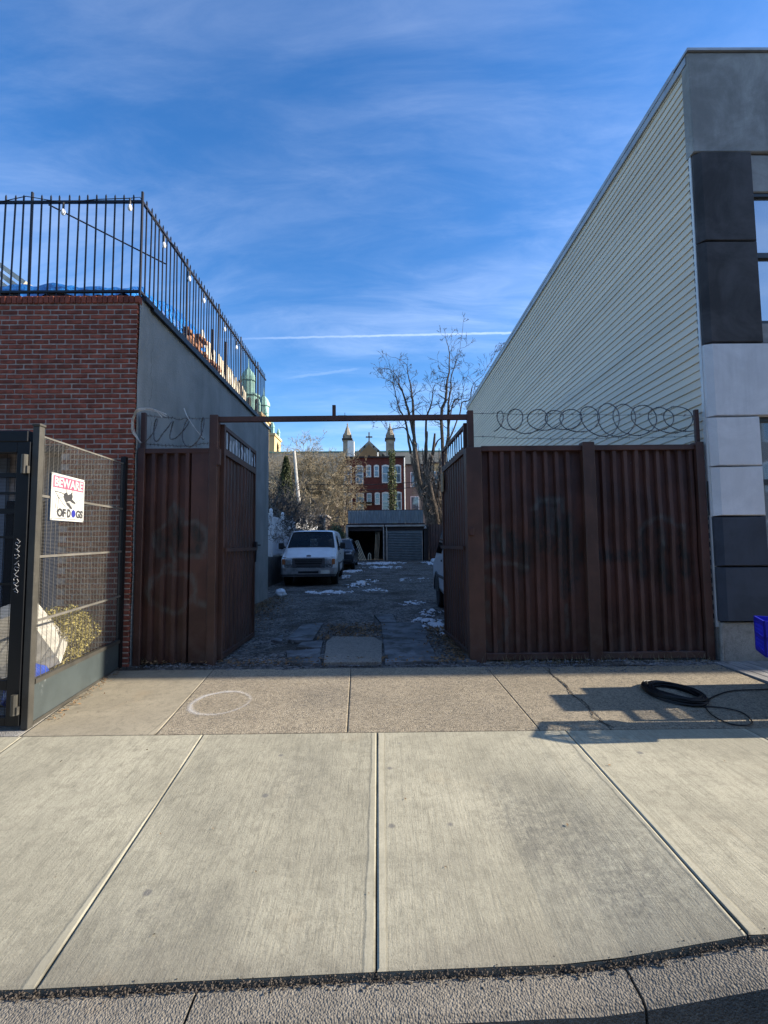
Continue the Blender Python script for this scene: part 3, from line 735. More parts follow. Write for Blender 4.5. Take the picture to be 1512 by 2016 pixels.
# door recess
d = MB(); d.box(-5.75, -5.2, FY+.38, FY+.43, .1, 2.80); d.box(-4.62, -4.36, FY+.34, FY+.42, .1, 2.80); dr = d.build('door_frame', M['door_blue'], lb)
d = MB(); d.cbox(-5.2, -4.62, FY+.39, FY+.43, .12, 2.2, .01); d.build('door', M['curtain_dark'], lb)
d = MB(); d.box(-4.36, -4.21, FY+.30, FY+.44, .1, 2.84); d.build('door_jamb', M['curtain_dark'], lb)
d = MB(); d.cbox(-5.8, -4.15, FY-.02, FY+.05, 2.80, 2.885, .008); d.build('lintel', M['iron'], lb)
d = MB(); d.cbox(-5.7, -4.2, FY-.25, FY+.38, -.02, .14, .02); d.build('door_step', M['foundation'], lb)

# iron railing on the roof edge
rl = thing('roof_railing', 'black iron picket railing along the edge of the brick building roof', 'railing', (CX, 6.2, ROOF))
RY, RX = 6.18, CX-.045; ZT, ZB = 6.315, 5.03
rr = MB(); rr.obox((-6.6,RY,ZT), (RX,RY,ZT), .035, .03); rr.build('top_rail', M['iron'], rl)
rr = MB(); rr.obox((-6.6,RY,ZB), (RX,RY,ZB), .035, .03); rr.build('bottom_rail', M['iron'], rl)
rr = MB(); rr.obox((RX,RY,ZT), (RX,13.1,ZT-.05), .035, .03); rr.build('top_rail', M['iron'], rl)
rr = MB(); rr.obox((RX,RY,ZB), (RX,13.1,ZB-.03), .035, .03); rr.build('bottom_rail', M['iron'], rl)
pk = MB(); pk.box(-.008,.008,-.008,.008,0,1.47); pk.add([(-.008,-.008,1.47),(.008,-.008,1.47),(.008,.008,1.47),(-.008,.008,1.47),(0,0,1.50)], [(0,1,4),(1,2,4),(2,3,4),(3,0,4)])
pkm = pk.mesh('picket', M['iron'])
ps = MB(); ps.cbox(-.014,.014,-.014,.014,0,1.53,.003); psm = ps.mesh('post', M['iron'])
x = RX-.126; k = 0
while x > -6.5:
    k += 1; post = (k == 12)
    piece(psm if post else pkm, 'post' if post else 'picket', rl, (x, RY, ROOF-.0), (rng.gauss(0,.003), rng.gauss(0,.006), 0)); x -= .126
piece(psm, 'post', rl, (RX, RY, ROOF))
y = RY+.126; k = 0
while y < 13.05:
    k += 1; post = (k % 12 == 0)
    piece(psm if post else pkm, 'post' if post else 'picket', rl, (RX, y, ROOF-.0), (rng.gauss(0,.006), rng.gauss(0,.003), 0)); y += .126
# string lights hung on the railing
def cable(name, pts, r, label, cat, m='cable', n=5):
    mb = MB(); mb.tube(pts, r, n); return tag(mb.build(name, M[m]), label, cat)
sl = thing('string_lights', 'string of clear bulbs on a black cable tied to the roof railing', 'string lights', (RX, RY, 6.3))
bp = [(-6.2,RY-.02,6.33),(-5.2,RY-.02,6.31),(-4.85,RY-.03,6.38),(-4.33,RY-.03,6.285),(-3.9,RY-.03,6.33),(-3.42,RY-.03,6.345),(RX-.02,RY-.03,6.36),(RX+.03,6.77,6.22),(RX+.03,7.2,6.33),(RX+.03,7.7,6.24),(RX+.03,8.3,6.2),(RX+.03,9.5,6.2),(RX+.03,10.3,6.16),(RX+.03,12.8,6.2)]
mb = MB(); mb.tube(bp, .006, 5); mb.build('cable', M['cable'], sl)
for x, y, z in ((-4.33,RY-.03,6.285),(-3.42,RY-.03,6.345),(RX+.03,6.77,6.22),(RX+.03,7.7,6.24),(RX+.03,8.35,6.2),(RX+.03,9.5,6.2),(RX+.03,10.3,6.16)):
    mb = MB(); mb.tube([(x,y,z),(x,y,z-.09)], .014, 8); s_ = mb.build('socket', M['cable'], sl)
    mb = MB(); mb.lathe([(.008,0),(.022,-.02),(.03,-.05),(.026,-.08),(.012,-.095),(.002,-.1)], 10, (x,y,z-.085)); mb.build('bulb', M['bulb_glass'], sl, smooth=True)
cable('stay_rod', [(-4.74,RY+.25,6.47),(-3.35,RY+.9,5.98),(-3.24,7.44,6.29)][:2], .012, 'thin dark stay rod slanting behind the roof railing', 'rod', 'iron')
# things on the roof
tp = MB()
def tarpz(x, y):
    base = interp(y, (6.3,6.5,6.8,7.2,7.7,8.3,9.0,9.3), (5.05,5.30,5.37,5.46,5.6,5.68,5.72,5.3))
    e = 1 if x < -3.50 else max(0, 1-(x+3.50)/.16)
    return lerp(4.92, base+.07*fn(x*3, y*3)+.05*fn(x*8, y*9), e)
tp.grid(60, 60, lambda a, b: (lerp(-6.6,-3.33,a)+.02*fn(a*30,b*30), lerp(6.3,9.3,b), tarpz(lerp(-6.6,-3.33,a), lerp(6.3,9.3,b))))
tag(tp.build('tarp', M['tarp_blue'], smooth=True, fix=False), 'crumpled blue tarp heaped on the flat roof behind the railing', 'tarp')
def pile(name, label, cat, m, items, group=None):
    t_ = thing(name, label, cat, items[0][0], group)
    return t_
bk = thing('brick_stack', 'stack of loose orange bricks on the roof beside the blue tarp', 'bricks', (-3.6,8.9,4.9)); rb = random.Random(2)
M['brick_orange'] = mat('brick_orange', (.24,.12,.07), .9, var=.35, scale=12, rnd=.35)
lbx = MB(); lbx.cbox(-.05,.05,-.1,.1,0,.062,.006); lbm = lbx.mesh('loose_brick', M['brick_orange'])
for lev in range(9):
    for k in range(9):
        if lev > 4 and rb.random() < .2*(lev-4): continue
        piece(lbm, 'loose_brick', bk, (-3.36-(lev%2)*.05+rb.uniform(-.03,.03), 7.95+k*.19+rb.uniform(-.02,.02), ROOF-.028+lev*.064), (0,0,rb.gauss(0,.12)))
pl = thing('plywood_sheets', 'cream boards leaning in a row behind the middle of the roof railing', 'boards', (-3.6,10.5,4.9)); rb = random.Random(8)
y = 8.95
while y < 11.9:
    wd = rb.uniform(.10,.22); h = lerp(.84,.64,(y-8.9)/3.0)+rb.uniform(-.05,.07)
    mb = MB(); a = rb.gauss(0,.05); mb.obox((-3.42+rb.uniform(-.02,.02), y, ROOF-.03), (-3.5, y+a, ROOF-.03+h), wd, .018, (1,0,.2)); mb.build('board', M['wood_cream'], pl); y += wd+rb.uniform(.01,.03)
for y, h in ((9.42,1.15),(10.25,1.25),(11.35,.75)):
    mb = MB(); mb.obox((-3.45,y,ROOF-.03),(-3.5,y+.12,ROOF+h),.05,.04); mb.build('stake', M['wood_dark'], pl)
lu = thing('lumber_pile', 'pale boards slanting down at the far left edge of the roof', 'lumber', (-7.6,9,4.9))
for k in range(6):
    mb = MB(); mb.obox((-9.0,9.0+k*.02,8.25-k*.16),(-6.95-.06*(k%3),9.0+k*.02,6.73-k*.14),.26,.09); mb.build('plank', M['wood_cream'], lu)
mb = MB(); mb.box(-8.9,-7.1,9.15,9.25,4.88,6.65); mb.build('support', M['wood_dark'], lu)

# ------------------------------------------------------------------ brown metal fences, gate frame, gate leaves
LIGHT = [[(-2.43,.96),(-2.47,.83),(-2.58,.73),(-2.73,.7),(-2.88,.74),(-3.0,.84),(-3.04,.97),(-3.0,1.1),(-2.89,1.2),(-2.74,1.24),(-2.58,1.2),(-2.47,1.1),(-2.43,.96)], [(-2.92,1.43),(-2.98,1.56),(-2.92,1.75),(-2.83,1.85),(-2.78,2.03),(-2.72,2.11),(-2.64,2.02),(-2.61,1.85),(-2.44,1.89),(-2.29,1.77),(-2.26,1.62),(-2.35,1.43),(-2.53,1.4),(-2.63,1.44)], [(-2.47,1.18),(-2.43,.96),(-2.44,.83),(-2.28,.79),(-2.23,.84)], [(-2.77,1.53),(-2.7,1.33),(-2.83,1.28),(-2.99,1.09)],
 [(1.39,1.25),(1.52,1.28),(1.72,1.29),(1.92,1.24)], [(1.16,1.09),(1.34,1.11),(1.51,1.03),(1.62,.83),(1.63,.56),(1.59,.29)], [(1.42,1.48),(1.43,1.76),(1.61,1.77),(1.6,1.48)], [(2.02,2.01),(2.1,2.14),(2.3,2.11),(2.43,2.13),(2.43,1.96)], [(1.39,.27),(1.4,.17)], [(1.52,.27),(1.52,.17)], [(3.43,1.69),(3.54,1.84),(3.77,1.87),(4.0,1.76)], [(3.71,1.62),(3.74,1.56)], [(1.4,.78),(1.39,.54)], [(2.44,.73),(2.43,.33)], [(2.29,2.01),(2.29,1.7)]]
DARK = [[(-2.88,1.65),(-2.86,1.46)], [(-2.71,2.02),(-2.69,1.68),(-2.71,1.48)], [(-2.44,1.77),(-2.37,1.62),(-2.46,1.48)], [(1.48,1.71),(1.5,1.51)], [(1.56,1.71),(1.54,1.48)], [(1.73,1.66),(1.74,1.48)], [(1.4,1.46),(1.93,1.46)], [(2.1,2.09),(2.08,1.5)], [(2.23,2.11),(2.19,1.48)], [(2.37,2.11),(2.33,1.48)], [(2.04,1.81),(2.42,1.8)], [(2.47,1.88),(2.43,1.35),(2.39,.9)], [(2.56,1.6),(2.52,.97)], [(1.26,1.06),(1.28,.74)], [(2.58,1.37),(3.34,1.37)], [(3.71,1.64),(3.73,1.34),(3.75,.94)], [(3.46,1.69),(3.43,1.14)], [(3.97,1.69),(4.02,1.18)], [(1.85,1.53),(1.92,1.35),(1.87,1.23)]]
def stroke(lines, x, z, w):                     # soft coverage of sprayed strokes at (x, z)
    x += .05*fn(x*5, z*5, 2)+.02*fn(x*17, z*17, 4); z += .05*fn(x*5, z*5, 7); best = 9
    for ln in lines:
        for (ax, az), (bx, bz) in zip(ln[:-1], ln[1:]):
            dx, dz = bx-ax, bz-az; t_ = max(0, min(1, ((x-ax)*dx+(z-az)*dz)/(dx*dx+dz*dz+1e-9))); best = min(best, (x-ax-dx*t_)**2+(z-az-dz*t_)**2)
    d_ = best**.5/w; return max(0, min(1, 1.5-d_))
def corrugated(p0, p1, z0, z1, pitch=.145, depth=.050, flip=1, rib=.045, wob=.0, paint=False):
    """sheet from p0 to p1 (xy), ribs stand proud towards flip side"""
    a, b = Vector((*p0,0)), Vector((*p1,0)); L = (b-a).length; d = (b-a)/L; nrm = Vector((d.y,-d.x,0))*flip
    prof = []; s_ = .02
    prof.append((0,0))
    while s_+pitch < L:
        g_ = pitch-rib-.03
        prof += [(s_,0),(s_+g_,0),(s_+g_+.015,depth),(s_+g_+.015+rib,depth),(s_+pitch,0)]; s_ += pitch
    prof.append((L,0)); mb = MB(); nz = 9
    if paint:
        fine = [prof[0]]
        for (u0,h0),(u1,h1) in zip(prof[:-1], prof[1:]):
            k = max(1, int((u1-u0)/.022)); fine += [(lerp(u0,u1,i/k), lerp(h0,h1,i/k)) for i in range(1,k+1)]
        prof = fine; nz = 110; mb.marks = ([], [])
    rows_ = [(a+d*u, nrm, h, u) for u, h in prof]
    for j in range(nz+1):
        z = lerp(z0, z1, j/nz)
        for p, n_, h, u in rows_:
            q = p+n_*(h+wob*fn(u*1.7, z*1.3)+.3*wob*fn(u*6, z*4)); mb.v.append((q.x, q.y, z))
            if paint: mb.marks[0].append(stroke(DARK, q.x, z, .075)); mb.marks[1].append(.85*stroke(LIGHT, q.x, z, .034))
    n = len(prof)
    for j in range(nz):
        for i in range(n-1): mb.f.append((j*n+i, j*n+i+1, (j+1)*n+i+1, (j+1)*n+i))
    return mb
def painted(mb, name, m, parent):
    ob = mb.build(name, m, parent, fix=False)
    for nm, vals in zip(('mark_dark','mark_light'), mb.marks): ob.data.attributes.new(nm, 'FLOAT', 'POINT').data.foreach_set('value', vals)
    return ob
FZ = .05
lfence = thing('metal_fence', 'short brown corrugated metal fence panel between brick building and gate opening', 'fence', (-2.7,6.15,0))
painted(corrugated((-3.14,6.20),(-2.30,6.20), FZ, 2.80, .150, wob=.02, paint=True), 'corrugated_sheet', M['brown_left'], lfence)
mb = MB(); mb.cbox(-3.21,-3.12,6.13,6.22,0,2.86,.006); mb.build('post', M['brown'], lfence)
mb = MB(); mb.cbox(-3.12,-2.27,6.14,6.19,2.785,2.85,.005); mb.build('top_rail', M['brown'], lfence)
painted(corrugated((-2.50,6.147),(-2.275,6.147), FZ, 2.79, 1, .01, paint=True), 'flat_strip', M['brown_left'], lfence)
mb = MB(); mb.cbox(-3.19,-3.13,6.15,6.20,2.86,3.34,.004); mb.build('wire_post', M['brown'], lfence)

gf = thing('steel_gateway', 'rusty brown steel frame with overhead crossbar above the gate opening', 'gateway', (-.5,6.15,0))
mb = MB(); mb.cbox(-2.27,-2.16,6.13,6.24,0,3.30,.006); mb.build('post', M['brown_bare'], gf)
mb = MB(); mb.cbox(1.17,1.25,6.15,6.24,2.8,3.34,.006); mb.build('post', M['brown_bare'], gf)
mb = MB(); mb.obox((-2.16,6.19,3.245),(1.17,6.19,3.255),.06,.066); mb.build('crossbar', M['brown_bare'], gf)
mb = MB(); mb.obox((-.62,6.19,3.285),(-.62,6.19,3.43),.045,.045); mb.build('stub_post', M['brown_bare'], gf)
mb = MB(); mb.obox((-.57,6.19,3.287),(-.45,6.19,3.287),.02,.008); mb.obox((-.475,6.19,3.287),(-.475,6.19,3.33),.006,.006); mb.build('bracket', M['brown_bare'], gf)
mb = MB(); mb.cbox(-2.17,-2.12,6.12,6.17,2.62,2.84,.005); mb.build('hinge', M['brown_bare'], gf)
mb = MB(); mb.cbox(1.13,1.335,6.10,6.25,0,2.83,.008); mb.build('post', M['brown_bare'], gf)
mb = MB(); mb.cbox(1.15,1.21,6.065,6.10,1.66,1.76,.006); mb.build('latch_plate', M['brown'], gf)

def leaf(hx, hy, ex, ey, side, label, seed):
    rg = random.Random(seed); t_ = thing('gate_leaf', label, 'gate', (hx, hy, 0), 'gate leaves swung back into the lot')
    a, b = Vector((hx,hy,0)), Vector((ex,ey,0)); L = (b-a).length; d = (b-a)/L; nrm = Vector((-d.y,d.x,0))*side
    def bar(u0, z0, u1, z1, w=.045, h=.06, name='rail', off=0, m='brown_bare'):
        mb = MB(); p = a+d*u0+nrm*off; q = a+d*u1+nrm*off; mb.obox((p.x,p.y,z0),(q.x,q.y,z1), w, h); return mb.build(name, M[m], t_)
    bar(.03,.06,.03,3.20,.06,.06,'stile'); bar(L-.02,.06,L-.02,3.15,.045,.05,'stile')
    bar(.06,3.17,L-.04,3.13,.04,.05,'top_rail'); bar(.06,2.84,L-.04,2.80,.05,.09,'mid_rail'); bar(.06,.09,L-.04,.10,.05,.06,'bottom_rail')
    bar(.03,1.5,L-.03,1.5,.03,.05,'cross_rail',-.05)
    c = corrugated((a.x+d.x*.06,a.y+d.y*.06),(b.x-d.x*.04,b.y-d.y*.04), .11, 2.79, .150, .030, -side, wob=.03 if seed == 1 else .012)
    c.build('corrugated_sheet', M['brown_leaf'], t_, fix=False)
    # upper strip of slats with rags of torn sheeting
    n = 11
    for k in range(n):
        u = lerp(.14, L-.1, k/(n-1))
        if seed == 2 or k in (1,5,6,10): bar(u, 2.84, u, 3.15, .012, .035, 'slat', 0, 'brown')
        if seed == 1 or k in (3,7):
            w = rg.uniform(.05,.10) if seed == 1 else .035; zt = rg.uniform(3.0,3.14); mb = MB(); pts = []
            for q in range(7):
                z = lerp(2.86, zt, q/6); ww = w*(.9+.35*fn(u*20, z*22, seed))*(1 if q < 6 else .5); o_ = .008+.012*fn(u*9, z*9)
                p0 = a+d*(u-ww/2)-nrm*(.012+o_); p1 = a+d*(u+ww/2)-nrm*(.012+o_); pts.append(((p0.x,p0.y,z),(p1.x,p1.y,z)))
            for q in range(6): mb.add([pts[q][0],pts[q][1],pts[q+1][1],pts[q+1][0]], [(0,1,2,3)])
            mb.build('torn_sheet', M['sheet_torn'], t_, fix=False)
    return t_, a, b, d, nrm, L
t1, a1, b1, d1, n1, L1 = leaf(-2.14,6.26,-2.13,7.86,1,'left brown gate leaf with torn grey sheeting along its top', 1)
mb = MB(); p = b1+Vector((.03,-.02,0)); mb.tube([(p.x,p.y,1.28),(p.x+.015,p.y,1.62)], .012, 8); mb.cbox(p.x-.02,p.x+.03,p.y-.06,p.y+.03,1.50,1.62,.006); mb.obox((p.x,p.y-.02,1.56),(p.x+.05,p.y+.1,1.56),.02,.02); mb.build('bolt', M['iron'], t1)
t2, a2, b2, d2, n2, L2 = leaf(1.17,6.28,1.06,7.90,-1,'right brown gate leaf with open slats along its top and a tan notice', 2)
mb = MB(); p = a2+d2*(L2-.22)-n2*.045; q = a2+d2*(L2-.04)-n2*.045
mb.add([(p.x,p.y,2.42),(q.x,q.y,2.42),(q.x,q.y,2.74),(p.x,p.y,2.74),(p.x+.01,p.y,2.42),(q.x+.01,q.y,2.42),(q.x+.01,q.y,2.74),(p.x+.01,p.y,2.74)], [(0,1,2,3),(4,5,6,7),(0,1,5,4),(1,2,6,5),(2,3,7,6),(3,0,4,7)]); mb.build('notice_plate', M['sign_tan'], t2)

rfence = thing('metal_fence', 'wide brown corrugated metal fence with faded graffiti right of the gate', 'fence', (2.8,6.15,0))
painted(corrugated((1.34,6.20),(2.68,6.20), .14, 2.79, .147, wob=.022, paint=True), 'corrugated_sheet', M['brown_right'], rfence)
painted(corrugated((2.84,6.20),(4.20,6.20), .14, 2.79, .147, wob=.022, paint=True), 'corrugated_sheet', M['brown_right'], rfence)
for x0, x1, zt, m_ in ((2.68,2.84,2.89,'brown_bare'),(4.19,4.295,2.88,'brown')):
    mb = MB(); mb.cbox(x0,x1,6.10,6.23,0,zt,.008); mb.build('post', M[m_], rfence)
for x0, x1 in ((1.34,2.68),(2.84,4.19)):
    mb = MB(); mb.cbox(x0,x1,6.13,6.19,2.78,2.85,.005); mb.build('top_rail', M['brown'], rfence)
    mb = MB(); mb.cbox(x0,x1,6.12,6.19,.055,.14,.006); mb.build('bottom_rail', M['brown'], rfence)
mb = MB(); mb.cbox(4.235,4.285,6.15,6.20,2.88,3.33,.004); mb.build('wire_post', M['brown'], rfence)

# razor coils and barbed strands
def razor(x0, x1, zc, loops, rr, seed, label, m='razor', bright=0):
    rg = random.Random(seed); t_ = thing('razor_wire', label, 'razor wire', (x0, 6.17, zc)); pts = []; n = loops*28
    rads = [rr*rg.uniform(.62,1.2) for _ in range(loops+2)]; xs = [rg.uniform(.3,.95) for _ in range(loops+2)]
    for i in range(n+1):
        u = i/28; k = int(u); f_ = u-k; r_ = lerp(rads[k], rads[k+1], f_); e = lerp(xs[k], xs[k+1], f_); a = 2*math.pi*u
        pts.append(Vector((lerp(x0,x1,i/n)+.07*fn(u*.9,seed)+r_*e*math.sin(a), 6.17-.16*math.sin(a+.7), zc-r_*math.cos(a)+.03*fn(u*1.7,seed+5)+.012*fn(u*9,seed))))
    mb = MB(); mb.tube(pts, .0062, 5); mb.build('coil', M[m], t_)
    bl = MB()
    for i in range(2, n, 2):
        p = pts[i]; dd = (pts[i+1]-pts[i-1]).normalized(); s_ = dd.cross(Vector((0,1,0))); s_ = s_.normalized()*.014 if s_.length > .1 else Vector((0,0,.014))
        bl.add([p-dd*.02-s_*1.2, p-dd*.008, p+dd*.02-s_*1.2, p+dd*.008], [(0,1,3),(1,2,3)]); bl.add([p-dd*.02+s_*1.2, p-dd*.008, p+dd*.02+s_*1.2, p+dd*.008], [(0,1,3),(1,2,3)])
    tag(bl.build('blades', M[m], t_, fix=False), kind='stuff')
    return t_
def barbed(p, q, sag, seed, label):
    rg = random.Random(seed); t_ = thing('barbed_wire', label, 'barbed wire', p); p, q = Vector(p), Vector(q); pts = []
    for i in range(41):
        u = i/40; w_ = p.lerp(q, u); pts.append(w_+Vector((0, .008*fn(u*9,seed), -sag*4*u*(1-u)+.02*fn(u*7,seed+3))))
    mb = MB(); mb.tube(pts, .003, 5); mb.build('strand', M['razor'], t_)
    bb = MB()
    for i in range(2, 40, 2):
        c = pts[i]
        for k in range(3):
            d_ = Vector((rg.uniform(-.5,.5), rg.uniform(-1,1), rg.uniform(-1,1))).normalized()*.026; bb.tube([c-d_, c+d_], .002, 3)
    tag(bb.build('barbs', M['razor'], t_, fix=False), kind='stuff'); return t_
razor(1.50, 4.15, 3.20, 11, .225, 4, 'razor wire coil stretched along the top of the wide right fence')
barbed((1.22,6.16,3.30),(4.25,6.16,3.25), .0, 1, 'upper barbed strand over the wide right fence')
barbed((1.22,6.16,2.98),(4.25,6.16,2.97), .03, 2, 'lower barbed strand over the wide right fence')
razor(-3.14, -2.30, 3.10, 4, .22, 9, 'short razor wire coil above the left fence panel')
barbed((-3.15,6.16,3.31),(-2.22,6.14,3.26), .03, 5, 'upper barbed strand over the left fence panel')
barbed((-3.16,6.16,2.93),(-2.14,6.14,2.94), .05, 6, 'lower barbed strand over the left fence panel')
mb = MB(); rg = random.Random(3)
for k in range(5):
    j = lambda: rg.uniform(-.018,.018)
    c0 = [(-3.16+j(),6.10+j(),2.92),(-3.235+j(),6.05+j(),3.06),(-3.235+j(),6.02+j(),3.20),(-3.16+j(),6.0+j(),3.31+j()),(-3.05+j(),6.0+j(),3.34+j()),(-2.93+j(),6.02+j(),3.325+j()),(-2.82+j()*2,6.07,3.25+j()*2)]
    n_ = 6 if k < 3 else 7
    P0 = []
    for i in range(len(c0)-1):
        p0_, p1_, p2_, p3_ = [Vector(c0[max(0,min(len(c0)-1,q))]) for q in (i-1,i,i+1,i+2)]
        for q in range(5): t_ = q/5; P0.append(.5*((2*p1_)+(p2_-p0_)*t_+(2*p0_-5*p1_+4*p2_-p3_)*t_*t_+(3*p1_-p0_-3*p2_+p3_)*t_**3))
    mb.tube(P0, rg.uniform(.003,.006), 5)
tag(mb.build('wire_offcut', M['razor_bright']), 'pale bundle of wire bent over the left end of the razor coil', 'wire')
mb = MB(); mb.tube([(-2.60,6.10,3.38),(-2.56,6.1,3.28),(-2.50,6.1,3.18),(-2.43,6.1,3.08),(-2.34,6.12,2.97)], .005, 5); tag(mb.build('wire_offcut', M['razor_bright']), 'pale straight wire slanting across the left razor coil', 'wire')

# ------------------------------------------------------------------ mesh fence at left, its gate, sign, planting
A = Vector((-3.06,4.20,0)); B = Vector((-3.335,6.06,0)); FD = (B-A).normalized(); FL = (B-A).length; FN = Vector((FD.y,-FD.x,0))
mf = thing('mesh_fence', 'grey welded mesh fence panel with steel base plate in front of the brick building', 'fence', (A.x, A.y, 0))
def fp(u, z, off=0): p = A+FD*u+FN*off; return (p.x, p.y, z)
mb = MB(); q = [fp(-.09,.0,.03),fp(.0,.0,.03),fp(.0,.0,-.06),fp(-.09,.0,-.06)]
mb = MB(); mb.cbox(-3.105,-3.04,4.135,4.20,0,2.64,.005); mb.build('post', M['post_grey'], mf)
mb = MB(); mb.cbox(-3.112,-3.033,4.128,4.207,2.64,2.665,.006); mb.build('post_cap', M['post_grey'], mf)
mb = MB(); mb.obox(fp(FL-.02,0),fp(FL-.02,2.72),.06,.06); mb.build('post', M['gate_black'], mf)
mb = MB(); mb.obox(fp(.0,.20),fp(FL-.05,.18),.012,.33); mb.build('base_plate', M['plate_blue'], mf)
mb = MB(); mb.obox(fp(.0,.385),fp(FL-.05,.365),.05,.04); mb.build('base_rail', M['post_grey'], mf)
mb = MB(); mb.obox(fp(.0,.03),fp(FL-.05,.03),.035,.03); mb.build('foot_rail', M['post_grey'], mf)
for z in (2.02,1.475,.91):
    mb = MB(); mb.obox(fp(0,z,.006),fp(FL-.04,z+.02,.006),.012,.022); mb.build('rail', M['wire_steel'], mf)
mb = MB(); mb.obox(fp(0,2.56),fp(FL-.04,2.63),.012,.016); mb.build('rail', M['wire_steel'], mf)
wm = MB(); z = .42
while z < 2.55:
    wm.obox(fp(0,z),fp(FL-.05,z+.07*(z-.4)/2.1),.0016,.0019); z += .0127
tag(wm.build('mesh_wires', M['wire_steel'], mf, fix=False), kind='stuff')
wm = MB(); u = .03
while u < FL-.06:
    wm.obox(fp(u,.40,.004),fp(u,2.56+.07*u/FL,.004),.003,.003); u += .0762
tag(wm.build('mesh_wires', M['wire_steel'], mf, fix=False), kind='stuff')
# gate left of the post
GY = 4.16
mg = thing('mesh_gate', 'black steel gate with flat bars and mesh at the far left edge', 'gate', (-3.6,GY,0))
mb = MB(); mb.cbox(-3.235,-3.115,GY-.03,GY+.03,.03,2.50,.005); mb.build('stile', M['gate_black'], mg)
mb = MB(); mb.cbox(-4.6,-3.235,GY-.03,GY+.03,2.40,2.50,.005); mb.build('top_rail', M['gate_black'], mg)
mb = MB(); mb.cbox(-4.6,-3.14,GY-.035,GY+.035,2.50,2.60,.005); mb.build('head_bar', M['gate_black'], mg)
mb = MB(); mb.cbox(-4.6,-3.235,GY-.025,GY+.025,.33,.42,.005); mb.build('kick_rail', M['gate_black'], mg)
mb = MB(); mb.cbox(-4.6,-3.235,GY-.025,GY+.025,.03,.11,.005); mb.build('bottom_rail', M['gate_black'], mg)
for z, h in ((2.20,.04),(2.04,.022),(1.88,.045),(1.65,.022),(1.24,.022)):
    mb = MB(); mb.box(-4.6,-3.235,GY-.015,GY+.015,z-h/2,z+h/2); mb.build('bar', M['gate_black'], mg)
wm = MB(); z = .12
while z < 2.4:
    wm.obox((-4.6,GY+.022,z),(-3.235,GY+.022,z),.0024,.0026); z += .0127
x = -4.58
while x < -3.24:
    wm.obox((x,GY+.026,.1),(x,GY+.026,2.4),.0026,.0026); x += .0762
tag(wm.build('mesh_wires', M['gate_black'], mg, fix=False), kind='stuff')
for z in (2.38,.30):
    mb = MB(); mb.tube([(-3.15,GY-.045,z),(-3.15,GY-.045,z-.17)], .026, 10); mb.cbox(-3.15,-3.11,GY-.06,GY-.03,z-.17,z-.10,.004); mb.build('hinge', M['post_grey'], mg)
sb = MB(); rg = random.Random(21); z = 1.62
for ch in range(8):                               # scratched scrawl running down the stile
    pts = [( -3.19+.022*math.sin(k*1.3+ch*2.1+rg.uniform(-.4,.4)), GY-.0325, z-.008*k+.012*math.cos(k*1.9+ch)) for k in range(7)]
    sb.tube(pts, .0022, 4); z -= .058
sb.build('scrawl', M['scratch'], mg)

# sign on the mesh
SG = thing('warning_sign', 'white beware of dogs sign with pink banner wired to the mesh fence', 'sign', fp(.07*FL, 1.81, .02))
su0, su1, sz0, sz1 = .067*FL, .404*FL, 1.81, 2.255; SWd, SHt = su1-su0, sz1-sz0
def sgp(u, v, off=0): return fp(su0+u*SWd, sz0+v*SHt+.008*u, .02+off)
mb = MB(); r_ = .03
q = [sgp(a,b) for a,b in ((0,0),(1,0),(1,1),(0,1))]; q2 = [sgp(a,b,.004) for a,b in ((0,0),(1,0),(1,1),(0,1))]
mb.add(q+q2, [(3,2,1,0),(4,5,6,7),(0,1,5,4),(1,2,6,5),(2,3,7,6),(3,0,4,7)]); mb.build('board', M['sign_white'], SG)
def spoly(pts, off, name, m): mb = MB(); mb.add([sgp(u,v,off) for u,v in pts], [tuple(range(len(pts)))]); return mb.build(name, M[m], SG, fix=False)
spoly([(.04,.70),(.96,.70),(.96,.95),(.04,.95)], .0052, 'banner', 'sign_pink')
def stext(body, u0, u1, v0, v1, m, off, bold=.02):
    me = text_mesh(body, 1.0, M[m], bold); xs = [v.co.x for v in me.vertices]; zs = [v.co.y for v in me.vertices]
    a, b, c, e = min(xs), max(xs), min(zs), max(zs); o = Vector(ORG[SG.name])
    for v in me.vertices:
        v.co = Vector(sgp(lerp(u0,u1,(v.co.x-a)/(b-a)), lerp(v0,v1,(v.co.y-c)/(e-c)), off)) - o
    ob = bpy.data.objects.new('lettering', me); col.objects.link(ob); ob.parent = SG
stext('BEWARE', .075,.925,.725,.925,'sign_white',.0064,.03)
stext('OF', .17,.42,.08,.265,'ink_grey',.0064,.05); stext('D', .465,.57,.08,.265,'ink_grey',.0064,.05); stext('GS', .735,.955,.08,.265,'ink_grey',.0064,.05)
spoly([(.655+.062*math.cos(k*.3927), .175+.088*math.sin(k*.3927)) for k in range(16)], .0068, 'sticker', 'sticker_blue')
def sline(pts, w, m='ink', name='drawing', off=.0060):
    mb = MB()
    for (u0,v0),(u1,v1) in zip(pts[:-1], pts[1:]):
        dx, dy = (u1-u0)*SWd, (v1-v0)*SHt; l_ = math.hypot(dx,dy) or 1; nx, ny = -dy/l_*w/SWd, dx/l_*w/SHt
        mb.add([sgp(u0+nx,v0+ny,off),sgp(u0-nx,v0-ny,off),sgp(u1-nx,v1-ny,off),sgp(u1+nx,v1+ny,off)], [(0,1,2,3)])
    return mb.build(name, M[m], SG, fix=False)
